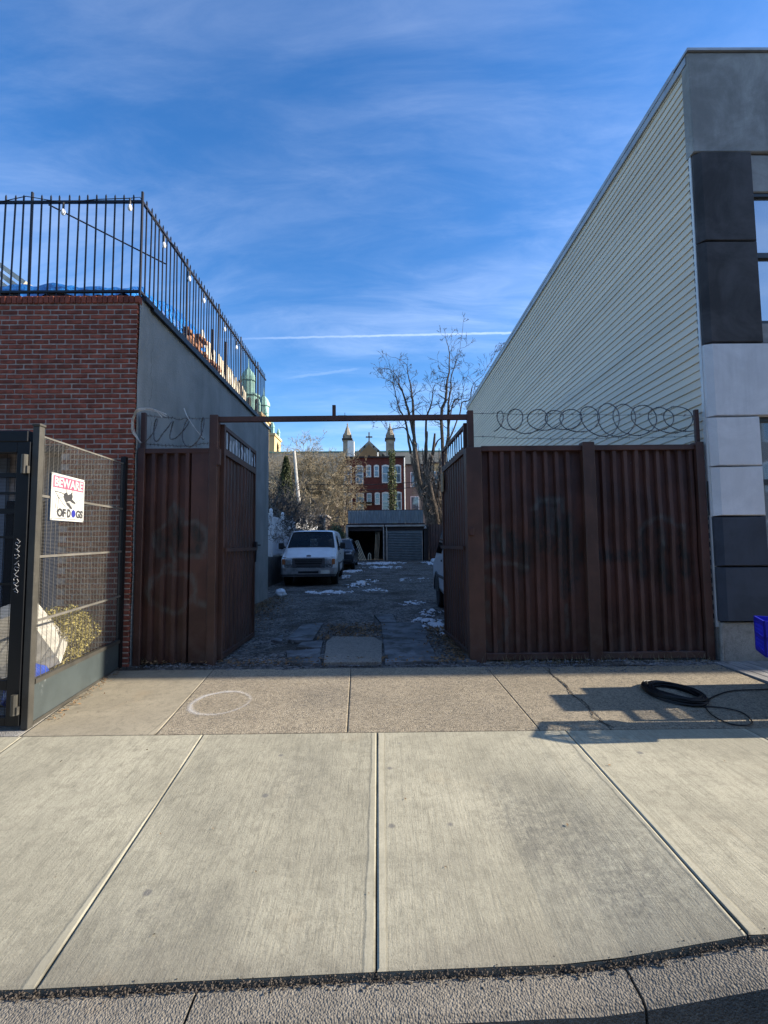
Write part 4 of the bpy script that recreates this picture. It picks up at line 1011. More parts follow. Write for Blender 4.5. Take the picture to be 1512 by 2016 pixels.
# a snarling dog head, drawn with filled patches and lines
spoly([(.36,.60),(.44,.64),(.47,.58),(.56,.62),(.58,.66),(.62,.56),(.60,.50),(.66,.46),(.70,.44),(.69,.40),(.62,.41),(.55,.45),(.48,.44),(.42,.40),(.37,.46),(.34,.53)], .0056, 'drawing', 'ink_grey')
spoly([(.42,.40),(.50,.42),(.58,.33),(.62,.29),(.58,.27),(.50,.32),(.44,.36)], .0057, 'drawing', 'ink_grey')
spoly([(.53,.53),(.57,.55),(.58,.52),(.55,.51)], .0062, 'drawing', 'ink'); spoly([(.66,.46),(.70,.44),(.68,.42),(.64,.43)], .0062, 'drawing', 'ink')
for k in range(5): spoly([(.48+.035*k,.435-.004*k),(.505+.035*k,.43-.004*k),(.49+.035*k,.385-.004*k)], .0063, 'drawing', 'sign_white')
sline([(.08,.62),(.30,.60),(.42,.56)], .003); sline([(.34,.52),(.20,.48),(.10,.62)], .0018); sline([(.12,.25),(.14,.48)], .002); sline([(.18,.58),(.20,.40),(.17,.2)], .002)
sline([(.95,.56),(.80,.48),(.66,.38),(.52,.28),(.42,.14),(.40,.05)], .0018); sline([(.20,.5),(.34,.36),(.42,.30)], .0018); sline([(.40,.70),(.44,.63)], .002); sline([(.60,.70),(.60,.62)], .002)
sline([(.05,.045),(.95,.045)], .0018); sline([(.04,.04),(.04,.70)], .0014); sline([(.96,.04),(.96,.70)], .0014); sline([(.1,.17),(.22,.2),(.34,.1)], .0015)
for u, v in ((.02,.02),(.98,.02),(.02,.98),(.98,.98)):
    spoly([(u+.012*math.cos(k*.785), v+.016*math.sin(k*.785)) for k in range(8)], .0056, 'grommet', 'ink_grey')

# courtyard behind the mesh
def blob_leaves(mb, c, r, n, s0, s1, rg, shell=.45, zsq=1):
    for i in range(n):
        d_ = Vector((rg.gauss(0,1), rg.gauss(0,1), rg.gauss(0,1))).normalized(); k = lerp(shell, 1, rg.random()**.6)*(1+.35*fn(d_.x*2.3+c[0], d_.y*2.3+c[1], d_.z*2.3))
        leafq(mb, (c[0]+d_.x*r[0]*k, c[1]+d_.y*r[1]*k, c[2]+d_.z*r[2]*k), rg.uniform(s0,s1), rg)
rg = random.Random(31)
bs = thing('boxwood_bush', 'round yellow green leafy bush behind the mesh fence', 'bush', (-3.62,5.40,.0))
mb = MB(); blob_leaves(mb, (-3.62,5.40,.56), (.33,.36,.34), 6500, .011, .022, rg, .35); mb.build('foliage', M['leaf_bush'], bs, fix=False)
mb = MB()
for k in range(26):
    a = rg.uniform(0,6.28); rr_ = rg.uniform(.1,.3); mb.tube([(-3.62,5.4,.0),(-3.62+.4*rr_*math.cos(a),5.4+.4*rr_*math.sin(a),.25),(-3.62+rr_*math.cos(a),5.4+rr_*math.sin(a),rg.uniform(.45,.85))], [.01,.007,.003], 4)
mb.build('stem', M['bark'], bs)
sp = thing('stone_planter', 'tilted pale stone planter block leaning behind the mesh fence', 'planter', (-3.75,5.0,.02))
mb = MB()
def frustum(mb, w0, w1, h, c, rot):
    vs = [Vector((sx*w0/2, sy*w0/2, 0)) for sx, sy in ((-1,-1),(1,-1),(1,1),(-1,1))]+[Vector((sx*w1/2, sy*w1/2, h)) for sx, sy in ((-1,-1),(1,-1),(1,1),(-1,1))]
    m_ = Matrix.Rotation(rot[2],3,'Z')@Matrix.Rotation(rot[1],3,'Y')@Matrix.Rotation(rot[0],3,'X')
    mb.add([m_@v_+Vector(c) for v_ in vs], [(3,2,1,0),(4,5,6,7),(0,1,5,4),(1,2,6,5),(2,3,7,6),(3,0,4,7)])
frustum(mb, .46, .36, .56, (-3.62,5.0,.44), (R(20),R(-22),R(18))); mb.build('block', M['stone_white'], sp)
mb = MB(); frustum(mb, .50, .50, .09, (-3.58,4.99,.37), (R(20),R(-22),R(18))); mb.build('rim', M['stone_white'], sp)
mb = MB(); frustum(mb, .42, .40, .42, (-3.80,4.90,.02), (0,0,R(10))); mb.build('base', M['stone_white'], sp)
def bag(c, r, seed):
    mb = MB(); n, m_ = 22, 14
    for j in range(m_+1):
        th = math.pi*j/m_
        for i in range(n):
            ph = 2*math.pi*i/n; d_ = Vector((math.sin(th)*math.cos(ph), math.sin(th)*math.sin(ph), math.cos(th))); k = 1+.28*fn(d_.x*2.2+seed, d_.y*2.2, d_.z*2.2)+.08*fn(d_.x*7, d_.y*7+seed, d_.z*7)
            mb.v.append((c[0]+d_.x*r[0]*k, c[1]+d_.y*r[1]*k, max(c[2]+d_.z*r[2]*k, paz(0,5)-.0)))
    for j in range(m_):
        for i in range(n): mb.f.append((j*n+i, j*n+(i+1)%n, (j+1)*n+(i+1)%n, (j+1)*n+i))
    return mb
b1_ = bag((-4.08,5.32,.30), (.40,.34,.31), 3).build('blue_bag', M['bag_blue'], smooth=True, fix=False); tag(b1_, 'bulging blue plastic bag with white print at the far left behind the gate', 'bag')
mb = MB(); q0 = bag((-4.08,5.32,.30), (.408,.348,.318), 3)
for fc in q0.f:
    c_ = sum((Vector(q0.v[i]) for i in fc), Vector())/4
    if c_.y < 5.32 and .30 < c_.z < .50 and -4.4 < c_.x < -3.9 and fn(c_.x*16, c_.z*26) > -.12: mb.add([q0.v[i] for i in fc], [(0,1,2,3)])
mb.build('print', M['bag_print'], b1_, fix=False)
tag(bag((-3.40,4.62,.20), (.16,.24,.21), 8).build('blue_bag', M['bag_blue'], smooth=True, fix=False), 'small blue plastic bag on the ground behind the mesh base plate', 'bag')

# ------------------------------------------------------------------ right building
rbd = thing('siding_building', 'tall building with pale clapboard side and grey black white stucco front', 'building', (8, 12, 0))
SX, RZ = 4.34, 8.34; YB = 22.9; XE = 27.0
mb = MB(); mb.box(SX+.03, XE, 6.16, YB-.02, -.1, RZ); mb.build('wall_core', M['foundation'], rbd)
EXP = .1165
sb_ = MB(); sb_.prism([(SX+.028,0),(SX-.006,.0),(SX-.006,.012),(SX+.014,EXP+.012),(SX+.028,EXP+.012)], 0, 1, 'y')
sbm = sb_.mesh('siding_board', M['siding']); z = .50; rb = random.Random(17); k = 0
while z < RZ-.10:
    cuts = sorted([6.14, YB]+[6.14+4.2*i+rb.choice((0,1.2,2.1,3.0)) for i in (1,2,3)]); k += 1
    for y0, y1 in zip(cuts[:-1], cuts[1:]):
        piece(sbm, 'siding_board', rbd, (rb.gauss(0,.0012), y0+.002, z+rb.gauss(0,.0012)), (rb.gauss(0,.0004), 0, rb.gauss(0,.0003)), (1, y1-y0-.003, 1))
    z += EXP
mb = MB(); mb.box(SX-.012, SX+.03, 6.10, 6.139, .45, RZ); mb.build('corner_trim', M['trim_white'], rbd)
mb = MB(); mb.box(SX-.01, SX+.06, 6.12, YB, -.1, .498); mb.build('plinth', M['foundation'], rbd)
mb = MB(); mb.box(SX-.045, SX+.25, 6.301, YB+.03, RZ-.02, RZ+.055); mb.box(SX-.035, SX-.012, 6.06, YB+.03, RZ-.13, RZ-.02); mb.build('roof_cap', M['cap_metal'], rbd)
mb = MB(); mb.box(SX-.045, XE, 5.99, 6.3, RZ+.003, RZ+.04); mb.build('roof_cap', M['cap_metal'], rbd)
mb = MB(); mb.tube([(SX-.03,6.1,2.35),(SX-.035,6.1,2.1),(SX-.03,6.1,1.9)], .006, 4); mb.build('wire', M['cable'], rbd)
PF, CH = 6.0, .07
def panel(x0, x1, z0, z1, m, yf=PF, left=True, name='stucco_panel'):
    c = .012; mb = MB(); cl = CH if left else c
    f_ = [(x0+cl,yf,z0+c),(x1-c,yf,z0+c),(x1-c,yf,z1-c),(x0+cl,yf,z1-c)]; b_ = [(x0,yf+(cl*.9 if left else c),z0),(x1,yf+c,z0),(x1,yf+c,z1),(x0,yf+(cl*.9 if left else c),z1)]; e_ = [(x0,6.17,z0),(x1,6.17,z0),(x1,6.17,z1),(x0,6.17,z1)]
    mb.add(f_+b_+e_, [(0,1,2,3)]+[(i,(i+1)%4,4+(i+1)%4,4+i) for i in range(4)]+[(4+i,4+(i+1)%4,8+(i+1)%4,8+i) for i in range(4)])
    return mb.build(name, M[m], rbd)
X0 = SX+.0; G = .012
panel(X0-.02, XE, 6.88, RZ, 'panel_grey', 6.02, False)
xs = X0; colw = .76; winw = 1.75; n = 0; first = True
panel(X0, XE, 3.20, 4.18, 'panel_white', PF, True)
panel(X0, XE, .53, 1.225, 'panel_navy', PF, True)
while xs < XE-1:
    xe = xs+colw
    panel(xs, xe, 5.60, 6.868, 'panel_black', PF, True); panel(xs, xe, 4.192, 5.588, 'panel_black', PF, True)
    panel(xs, xe-.12, 2.54, 3.188, 'panel_white', PF, first); panel(xs, xe-.12, 1.885, 2.528, 'panel_white', PF, first)
    panel(xs, xe-.12, 1.237, 1.873, 'panel_navy', PF, first)
    # windows of both floors
    wx0, wx1 = xe, min(xs+colw+winw, XE)
    panel(wx0+.004, wx1-.004, 6.33, 6.868, 'panel_grey', 6.06, False); panel(wx0+.004, wx1-.004, 4.192, 4.47, 'panel_grey', 6.05, False)
    for (z0, z1, a0) in ((4.47,6.33,wx0),(1.40,3.188,wx0-.12)):
        wn = MB()
        for p_, q_ in (((a0,z0),(wx1,z0)),((a0,z1),(wx1,z1))): wn.obox((p_[0],6.12,p_[1]),(q_[0],6.12,q_[1]),.07,.10)
        for x_ in (a0+.03,wx1-.03): wn.obox((x_,6.118,z0),(x_,6.118,z1),.06,.06)
        zm = lerp(z0,z1,.52); wn.obox((a0+.05,6.11,zm),(wx1-.05,6.11,zm),.06,.07)
        W_ = wn.build('window', M['frame_dark'], rbd)
        for za, zb in ((z0+.05,zm-.035),(zm+.035,z1-.05)):
            gl = MB(); gl.box(a0+.06, wx1-.06, 6.125, 6.135, za, zb); gl.build('pane', M['glass_sky'], W_)
    panel(wx0-.116, wx1-.004, 1.237, 1.36, 'panel_navy', PF+.01, False)
    xs = wx1; first = False
mb = MB(); mb.cbox(X0+.02, XE, 6.05, 6.17, -.06, .515, .01); mb.build('foundation', M['foundation'], rbd)
mb = MB(); mb.tube([(SX+.02,6.06,.5),(SX+.0,6.05,.2),(SX-.01,6.04,.02)], .02, 7); mb.build('pipe', M['foundation'], rbd)
mb = MB(); mb.box(SX+.03, XE, YB-.02, YB+.12, -.1, RZ); mb.build('rear_wall', M['block_wall'], rbd)
mb = MB(); mb.box(SX+.14, 14, YB+.121, 33.5, -.1, 6.1); mb.build('rear_wing', M['siding'], rbd); mb = MB(); mb.box(SX+.05, 14.1, YB+.121, 33.6, 6.1, 6.2); mb.build('wing_roof', M['cap_metal'], rbd)

# weathered planks beside the right building
pk_ = thing('plank_walkway', 'weathered grey plank strip at the foot of the stucco front on the right', 'planks', (4.9,5.55,0)); rb = random.Random(4)
for k in range(12):
    x = 4.185+k*.135; mb = MB(); mb.cbox(x+.003, x+.131, 5.03, 6.02+rb.uniform(-.01,.01), -.03, .036+rb.uniform(-.003,.003), .005); mb.build('plank', M['wood_grey'], pk_)

# ------------------------------------------------------------------ things on the pavement
def ring_paint():
    mb = MB(); n, k = 96, 8; ed = []; am = []
    cx, cy = -1.60, 4.75
    for j in range(k+1):
        for i in range(n):
            a = 2*math.pi*i/n; r_ = 1+(j/k-.5)*.42+.03*fn(math.cos(a)*2, math.sin(a)*2, 3); x = cx+.275*r_*math.cos(a); y = cy+.315*r_*math.sin(a)
            mb.v.append((x, y, paz(x,y)+.0075)); ed.append(abs(j/k-.5)*2); am.append(.30-.20*math.cos(a+.5))
    for j in range(k):
        for i in range(n): mb.f.append((j*n+i, j*n+(i+1)%n, (j+1)*n+(i+1)%n, (j+1)*n+i))
    ob = mb.build('painted_circle', M['spray_paint'], fix=False)
    at = ob.data.attributes.new('edge', 'FLOAT', 'POINT'); at.data.foreach_set('value', ed)
    ob.data.attributes.new('amt', 'FLOAT', 'POINT').data.foreach_set('value', am)
    tag(ob, 'white sprayed paint circle on the speckled concrete pavement', 'paint mark')
ring_paint()
cc = thing('cable_coil', 'thick coil of black cable lying on the shaded pavement', 'cable', (2.95,4.82,.02)); rg = random.Random(6); mb = MB()
for k in range(30):
    rx = .215+rg.uniform(-.045,.03); ry = .30+rg.uniform(-.05,.03); zz = .012+.0019*k; ox, oy, ph = rg.gauss(0,.012), rg.gauss(0,.015), rg.uniform(-.12,.12)
    pts = []
    for i in range(41):
        a = 2*math.pi*i/40; x = rx*math.cos(a); y = ry*math.sin(a); pts.append((2.95+ox+x*math.cos(ph+.15)-y*math.sin(ph+.15), 4.82+oy+x*math.sin(ph+.15)+y*math.cos(ph+.15), zz+.012*fn(math.cos(a)+k, math.sin(a))))
    mb.tube(pts, .0075, 6, False)
mb.build('turns', M['cable'], cc)
lp_ = [(4.6,5.0),(4.0,4.94),(3.59,4.90),(3.244,4.71),(3.056,4.526),(2.95,4.28),(2.961,4.09),(3.083,4.05),(3.193,4.138),(3.254,4.332),(3.158,4.454),(2.952,4.502),(2.80,4.58)]
def smooth(pts, n=6):
    out = []
    for i in range(len(pts)-1):
        p0, p1, p2, p3 = [Vector(pts[max(0,min(len(pts)-1,j))]) for j in (i-1,i,i+1,i+2)]
        for k in range(n):
            t_ = k/n; out.append(.5*((2*p1)+(p2-p0)*t_+(2*p0-5*p1+4*p2-p3)*t_*t_+(3*p1-p0-3*p2+p3)*t_**3))
    out.append(Vector(pts[-1])); return out
mb = MB(); mb.tube([(p.x, p.y, paz(p.x,p.y)+.012) for p in smooth([(x,y,0) for x,y in lp_])], .006, 6); mb.build('loose_end', M['cable'], cc)
# milk crates and boxes stacked on a cart just outside the view, throwing the shadow on the pavement
def crate(m, label, cat, loc, rz, group=None):
    t_ = thing('milk_crate', label, cat, (0,0,0), group); S, H, T = .33, .30, .012
    mb = MB(); mb.box(-S/2,S/2,-S/2,S/2,0,.014); mb.build('floor', m, t_)
    for k in range(4):
        mb = MB(); a = k*math.pi/2
        def bx(x0,x1,z0,z1,t0=0):
            c_, s_ = math.cos(a), math.sin(a); vs = []
            for (x,y,z) in [(x0,-S/2+t0,z0),(x1,-S/2+t0,z0),(x1,-S/2+T-t0,z0),(x0,-S/2+T-t0,z0),(x0,-S/2+t0,z1),(x1,-S/2+t0,z1),(x1,-S/2+T-t0,z1),(x0,-S/2+T-t0,z1)]: vs.append((x*c_-y*s_, x*s_+y*c_, z))
            mb.add(vs, [(0,3,2,1),(4,5,6,7),(0,1,5,4),(1,2,6,5),(2,3,7,6),(3,0,4,7)])
        bx(-S/2,S/2,.0,.045); bx(-S/2,S/2,.135,.165); bx(-S/2,S/2,.255,H); bx(-S/2,-S/2+.03,.045,.255); bx(S/2-.03,S/2,.045,.255)
        for z0, z1 in ((.045,.135),(.165,.255)):
            n = 9
            for i in range(n):
                u = lerp(-S/2+.03, S/2-.03, i/(n-1)); du = .022
                c_, s_ = math.cos(a), math.sin(a)
                for sg in (1,-1):
                    p = Vector(((u-sg*du)*c_-(-S/2+T/2)*s_, (u-sg*du)*s_+(-S/2+T/2)*c_, z0)); q = Vector(((u+sg*du)*c_-(-S/2+T/2)*s_, (u+sg*du)*s_+(-S/2+T/2)*c_, z1))
                    mb.obox(p, q, .005, .007, (s_,-c_,0))
        mb.build('side', m, t_, fix=False)
    t_.location = loc; t_.rotation_euler = (0,0,rz); return t_
ct = thing('low_bench', 'low narrow bench under the blue crate at the right edge', 'bench', (4.3,4.05,0))
mb = MB(); mb.cbox(3.43,5.1,3.86,4.20,.55,.585,.006); mb.build('deck', M['wood_grey'], ct)
for x in (4.0,4.95):
    for y in (3.92,4.12):
        mb = MB(); mb.obox((x,y,.05),(x,y,.55),.03,.03); mb.build('leg', M['gate_black'], ct)
        mb = MB(); mb.lathe([(.02,-.012),(.05,-.012),(.05,.012),(.02,.012)], 14, (x,y,.05), 'y'); mb.build('wheel', M['tyre'], ct)
crate(M['crate_blue'], 'blue plastic milk crate with lattice sides at the right edge of the photo', 'crate', (3.425,4.03,.586), R(-27))
rg = random.Random(12)
for nm, (x0,x1,y0,y1,z0,z1) in zip(('wide bottom','middle','small top'), ((4.40,4.95,4.23,5.16,.02,.70),(4.42,4.95,4.58,5.14,.702,1.06),(4.45,4.95,4.50,4.95,1.062,1.25))):
    bx_ = thing('cardboard_box', nm+' cardboard box of the stack beyond the right edge of the photo', 'box', ((x0+x1)/2,(y0+y1)/2,z0), 'boxes stacked on the pavement')
    mb = MB(); mb.cbox(x0,x1,y0,y1,z0,z1,.006); mb.build('carton', M['cardboard'], bx_); mb = MB(); mb.box(x0+.01,x1-.01,(y0+y1)/2-.025,(y0+y1)/2+.025,z1,z1+.002); mb.build('tape', M['sign_tan'], bx_)
crate(M['crate_blue'], 'blue milk crate on the cardboard boxes beyond the right edge', 'crate', (4.60,4.40,.702), R(-2))

# ------------------------------------------------------------------ vehicles
def loft(secs, ring):
    mb = MB(); n = len(ring(secs[0]))
    for s_ in secs: mb.v += ring(s_)
    return mb, n
def wheel(t_, x, y, r, wd, sg):
    w_ = MB(); w_.lathe([(r*.60,-wd/2),(r*.92,-wd/2),(r,-wd*.36),(r,wd*.36),(r*.92,wd/2),(r*.60,wd/2)], 28, (x,y,r), 'x'); wo = w_.build('wheel', M['tyre'], t_, smooth=False)
    q = MB(); q.lathe([(r*.12,sg*wd*.36),(r*.2,sg*wd*.42),(r*.32,sg*wd*.30),(r*.5,sg*wd*.34),(r*.60,sg*wd*.44),(r*.62,sg*wd*.30)], 20, (x,y,r), 'x'); q.build('rim', M['rim'], wo)
def make_van(name, label, group):
    t_ = thing(name, label, 'van', (0,0,0), group)
    S = [(-.02,.62,.90,1.045,.90,.915,.86),(.03,.60,.95,1.07,.95,.965,.89),(.12,.55,.98,1.11,.985,.995,.905),(.45,.42,1.06,1.27,1.0,1.01,.90),(.80,.40,1.15,1.40,1.0,1.012,.935),(1.05,.40,1.18,1.68,1.0,1.012,.89),(1.34,.40,1.2,1.975,1.0,1.012,.82),
         (1.65,.40,1.2,2.05,1.0,1.012,.825),(2.6,.40,1.2,2.08,1.0,1.012,.83),(4.4,.40,1.2,2.08,1.0,1.012,.83),(5.2,.42,1.2,2.04,.995,1.008,.82),(5.32,.45,1.2,1.98,.97,.985,.80)]
    def ring(s_, k=0):
        y, zl, zb, zt, wl, wb, wt = s_; wl -= k; wb -= k; wt -= k; zt -= k
        half = [(wl-.05,zl),(wl,zl+.10),(wb,zb),(lerp(wb,wt,.5)+.012,lerp(zb,zt,.55)),(wt,zt-.07),(wt-.07,zt-.015),(wt-.25,zt+.005)]
        return [(x,y,z) for x,z in half]+[(0,y,zt+.012)]+[(-x,y,z) for x,z in half[::-1]]
    def shell(k, m, nm, smooth_):
        mb, n = loft(S, lambda s_: ring(s_, k))
        for i in range(len(S)-1):
            for j in range(n-1):
                if 4 <= i <= 5 and 5 <= j <= n-7: continue            # windscreen opening
                mb.f.append((i*n+j, i*n+j+1, (i+1)*n+j+1, (i+1)*n+j))
            mb.f.append((i*n+n-1, i*n, (i+1)*n, (i+1)*n+n-1))
        mb.f.append(tuple(range(n))[::-1])
        # rear face with two door windows left open
        e = (len(S)-1)*n; y = S[-1][0]; zl, zb, zt = S[-1][1:4]
        rear = [mb.v[e+j] for j in range(n)]
        o = len(mb.v); mb.v += [(.66-k,y,1.22),(.60-k,y,1.78),(.06,y,1.78),(.06,y,1.22),(-.66+k,y,1.22),(-.60+k,y,1.78),(-.06,y,1.78),(-.06,y,1.22)]
        E = lambda j: e+j
        mb.f += [(E(0),E(1),E(2),o,o+3,o+7,o+4,E(n-3),E(n-2),E(n-1)), (E(2),E(3),E(4),E(5),o+1,o), (E(5),E(6),E(7),E(8),E(9),o+5,o+6,o+2,o+1), (E(9),E(10),E(11),E(12),o+4,o+5), (o+2,o+6,o+7,o+3)]
        return mb.build(nm, M[m], t_, smooth=smooth_)
    shell(0, 'van_white', 'body', False); shell(.035, 'van_interior', 'cabin_lining', False)
    ws = MB(); a, b, c = [ring(S[i]) for i in (4,5,6)]; J = list(range(5,10))
    for p, q in ((a,b),(b,c)):
        for j in J[:-1]: ws.add([(p[j][0],p[j][1]-.004,p[j][2]+.004),(p[j+1][0],p[j+1][1]-.004,p[j+1][2]+.004),(q[j+1][0],q[j+1][1]-.004,q[j+1][2]+.004),(q[j][0],q[j][1]-.004,q[j][2]+.004)], [(0,1,2,3)])
    ws.build('windscreen', M['glass_car'], t_, smooth=True)
    fr = MB(); fr.tube([(x_,y_-.012,z_+.012) for x_,y_,z_ in (a[5],b[5],c[5],c[6],c[7],c[8],c[9],b[9],a[9],a[8],a[7],a[6],a[5])], .016, 5); fr.build('window_seal', M['black_plastic'], t_)
    for sg in (1,-1):
        g_ = MB(); g_.add([(sg*1.016,1.02,1.30),(sg*1.012,1.95,1.30),(sg*.895,1.95,1.86),(sg*.905,1.42,1.84)], [(0,1,2,3)]); g_.build('side_window', M['glass_dark'], t_, fix=False)
        g_ = MB(); g_.add([(sg*.655,5.322,1.225),(sg*.06,5.322,1.225),(sg*.06,5.322,1.775),(sg*.60,5.322,1.775)], [(0,1,2,3)]); g_.build('rear_window', M['glass_car'], t_, fix=False)
        mr = MB(); mr.cbox(sg*1.16-.10,sg*1.16+.10,.98,1.06,1.34,1.58,.03); mr.obox((sg*1.0,1.08,1.40),(sg*1.10,1.04,1.43),.04,.05); mr.build('wing_mirror', M['black_plastic'], t_)
        hl = MB(); hl.cbox(sg*.70-.12,sg*.70+.12,-.05,.05,.80,1.00,.015); H_ = hl.build('headlight', M['lamp_glass'], t_)
        q = MB(); q.lathe([(.02,-.056),(.07,-.054),(.075,-.046)], 14, (sg*.70,0,.90), 'y'); q.build('reflector', M['chrome_dull'], H_)
        hl = MB(); hl.cbox(sg*.885-.055,sg*.885+.055,-.035,.09,.80,1.00,.012); hl.build('turn_signal', M['lamp_amber'], t_)
        hl = MB(); hl.box(sg*.90-.07,sg*.90+.07,5.325,5.34,.85,1.20); hl.build('tail_light', M['lamp_amber'], t_)
        ha = MB(); ha.cbox(sg*1.014-.012,sg*1.014+.012,1.9,2.05,1.12,1.16,.006); ha.build('door_handle', M['black_plastic'], t_)
        mo = MB(); mo.obox((sg*1.01,.75,.78),(sg*1.01,5.1,.78),.02,.06); mo.build('side_moulding', M['grille_grey'], t_)
        for wy in (.98,4.25):
            wheel(t_, sg*.87, wy, .36, .24, sg)
            ar = MB(); pts = [(sg*1.004, wy+.44*math.cos(k*math.pi/10), .40+.44*math.sin(k*math.pi/10)) for k in range(11)]; ar.tube(pts, .03, 6); ar.build('wheel_arch', M['black_plastic'], t_)
            ar = MB(); ar.add([(sg*1.013, wy+.42*math.cos(k*math.pi/10), .40+.42*math.sin(k*math.pi/10)) for k in range(11)], [tuple(range(11))]); ar.build('wheel_well', M['black_plastic'], t_, fix=False)
    gr_ = MB(); gr_.cbox(-.57,.57,-.045,.02,.69,1.03,.02); gr_.build('grille_surround', M['grille_grey'], t_)
    gq = MB(); gq.prism([(-.50,.985),(.50,.985),(.47,.82),(.40,.80),(-.40,.80),(-.47,.82)], -.052, -.04, 'y'); g_ = gq.build('grille', M['black_plastic'], t_)
    for z in (.93,.875): q = MB(); q.obox((-.47,-.054,z),(.47,-.054,z),.008,.018); q.build('grille_bar', M['grille_grey'], g_)
    q = MB(); q.cbox(-.42,.42,-.052,-.03,.725,.765,.006); q.build('lower_slot', M['black_plastic'], t_)
    q = MB(); pts = [(-1.0,.22),(-.98,-.02),(-.90,-.10),(.90,-.10),(.98,-.02),(1.0,.22),(.9,.22),(-.9,.22)]; q.prism(pts, .46, .68, 'z'); bp_ = q.build('bumper', M['chrome_dull'], t_)
    q = MB(); q.prism([(-.97,.2),(-.93,-.05),(.93,-.05),(.97,.2)], .37, .46, 'z'); q.build('valance', M['grille_grey'], t_)
    q = MB(); q.box(-.36,.36,-.108,-.098,.49,.565); q.build('bumper_slot', M['black_plastic'], bp_)
    q = MB(); q.box(.44,.76,-.114,-.101,.47,.60); q.build('number_plate', M['plate_white'], bp_)
    em = MB(); em.prism([(.085*math.cos(k*.314),1.105+.034*math.sin(k*.314)) for k in range(20)], .0, .035, 'y'); em.v = [(x,y+.02,z) for x,y,z in em.v]; EO = em.build('emblem', M['emblem_blue'], t_)
    me = text_mesh('Ford', .06, M['plate_white']); lo = bpy.data.objects.new('lettering', me); col.objects.link(lo); lo.parent = EO; lo.rotation_euler = (R(90),0,0); lo.location = (-.06,.017,1.088)
    for x in (-.42,.42):
        st = MB(); st.cbox(x-.24,x+.24,1.9,2.05,.9,1.62,.05); st.cbox(x-.14,x+.14,1.93,2.02,1.64,1.80,.04); st.build('seat', M['van_interior'], t_)
    st = MB(); st.cbox(-.88,.88,.86,1.15,1.0,1.36,.03); st.build('dashboard', M['van_interior'], t_)
    st = MB(); st.lathe([(.17,-.012),(.19,0),(.17,.012)], 20, (.42,1.3,1.30), 'y'); st.build('steering_wheel', M['black_plastic'], t_)
    st = MB(); st.cbox(-.12,.12,1.38,1.41,1.80,1.87,.01); st.build('inner_mirror', M['grille_grey'], t_)
    for sx in (-.35,.35):
        wp = MB(); wp.obox((sx,.84,1.425),(sx+.38,1.0,1.60),.012,.012); wp.build('wiper', M['black_plastic'], t_)
    hs_ = MB(); hs_.obox((-.93,.025,1.052),(.93,.025,1.052),.012,.016); hs_.build('bonnet_gap', M['black_plastic'], t_)
    bu = MB(); bu.cbox(-.98,.98,5.3,5.48,.45,.62,.02); bu.build('rear_bumper', M['chrome_dull'], t_)
    return t_
v1 = make_van('parked_van', 'white van facing the camera beside the white fence', 'white vans in the lot')
v1.location = (-2.60, 16.8, lotz(17)-.02); v1.rotation_euler = (0,0,R(1.8))
v2 = copy_tree(v1); v2['label'] = 'white van facing away half hidden behind the right gate leaf'
v2.location = (2.33, 12.25, lotz(10)); v2.rotation_euler = (0,0,R(180))
for c_ in list(v2.children):
    if c_.name.startswith('wing_mirror') and sum(v_.co.x for v_ in c_.data.vertices) > 0: bpy.data.objects.remove(c_)
def make_suv(name, label):
    t_ = thing(name, label, 'car', (0,0,0))
    S = [(0,.45,.72,.95,.80,.86,.72),(.08,.35,.80,1.02,.88,.92,.78),(.5,.32,.86,1.08,.92,.94,.82),(1.15,.30,.92,1.12,.93,.95,.80),(1.75,.30,.95,1.60,.93,.95,.66),(2.2,.30,.95,1.68,.93,.95,.67),(3.6,.30,.95,1.68,.93,.95,.67),(4.4,.32,.95,1.55,.92,.94,.66),(4.62,.45,.9,1.05,.88,.9,.74)]
    def ring(s_):
        y, zl, zb, zt, wl, wb, wt = s_; half = [(wl-.06,zl),(wl,zl+.12),(wb,zb-.1),(wb-.01,zb),(wt,zt-.06),(wt-.08,zt-.01)]
        return [(x,y,z) for x,z in half]+[(0,y,zt+.01)]+[(-x,y,z) for x,z in half[::-1]]
    mb, n = loft(S, ring)
    for i in range(len(S)-1):
        for j in range(n): mb.f.append((i*n+j, i*n+(j+1)%n, (i+1)*n+(j+1)%n, (i+1)*n+j))
    mb.f.append(tuple(range(n))[::-1]); mb.f.append(tuple(range((len(S)-1)*n, len(S)*n))); mb.build('body', M['suv_grey'], t_)
    a, b = ring(S[3]), ring(S[4]); ws = MB()
    for j in (5,6): ws.add([(p[0],p[1]-.01,p[2]+.012) for p in (a[j],a[j+1],b[j+1],b[j])], [(0,1,2,3)])
    ws.build('windscreen', M['glass_dark'], t_, fix=False)
    for sg in (1,-1):
        q = MB(); q.add([(sg*.946,1.45,1.0),(sg*.946,4.1,1.0),(sg*.735,4.0,1.56),(sg*.74,1.95,1.54)], [(0,1,2,3)]); q.build('side_window', M['glass_dark'], t_, fix=False)
        q = MB(); q.cbox(sg*.62-.16,sg*.62+.16,-.01,.12,.80,.92,.03); q.build('headlight', M['lamp_glass'], t_)
        q = MB(); q.cbox(sg*1.0-.08,sg*1.0+.08,1.35,1.43,1.02,1.14,.02); q.build('wing_mirror', M['suv_grey'], t_)
        for wy in (.9,3.65): wheel(t_, sg*.80, wy, .35, .22, sg)
    q = MB(); q.cbox(-.42,.42,-.02,.05,.62,.86,.02); q.build('grille', M['black_plastic'], t_)
    q = MB(); q.cbox(-.80,.80,-.05,.06,.40,.56,.03); q.build('bumper', M['black_plastic'], t_)
    return t_
u1 = make_suv('parked_car', 'dark grey car parked behind the white van'); u1.location = (-2.35, 24.6, lotz(26)-.03)
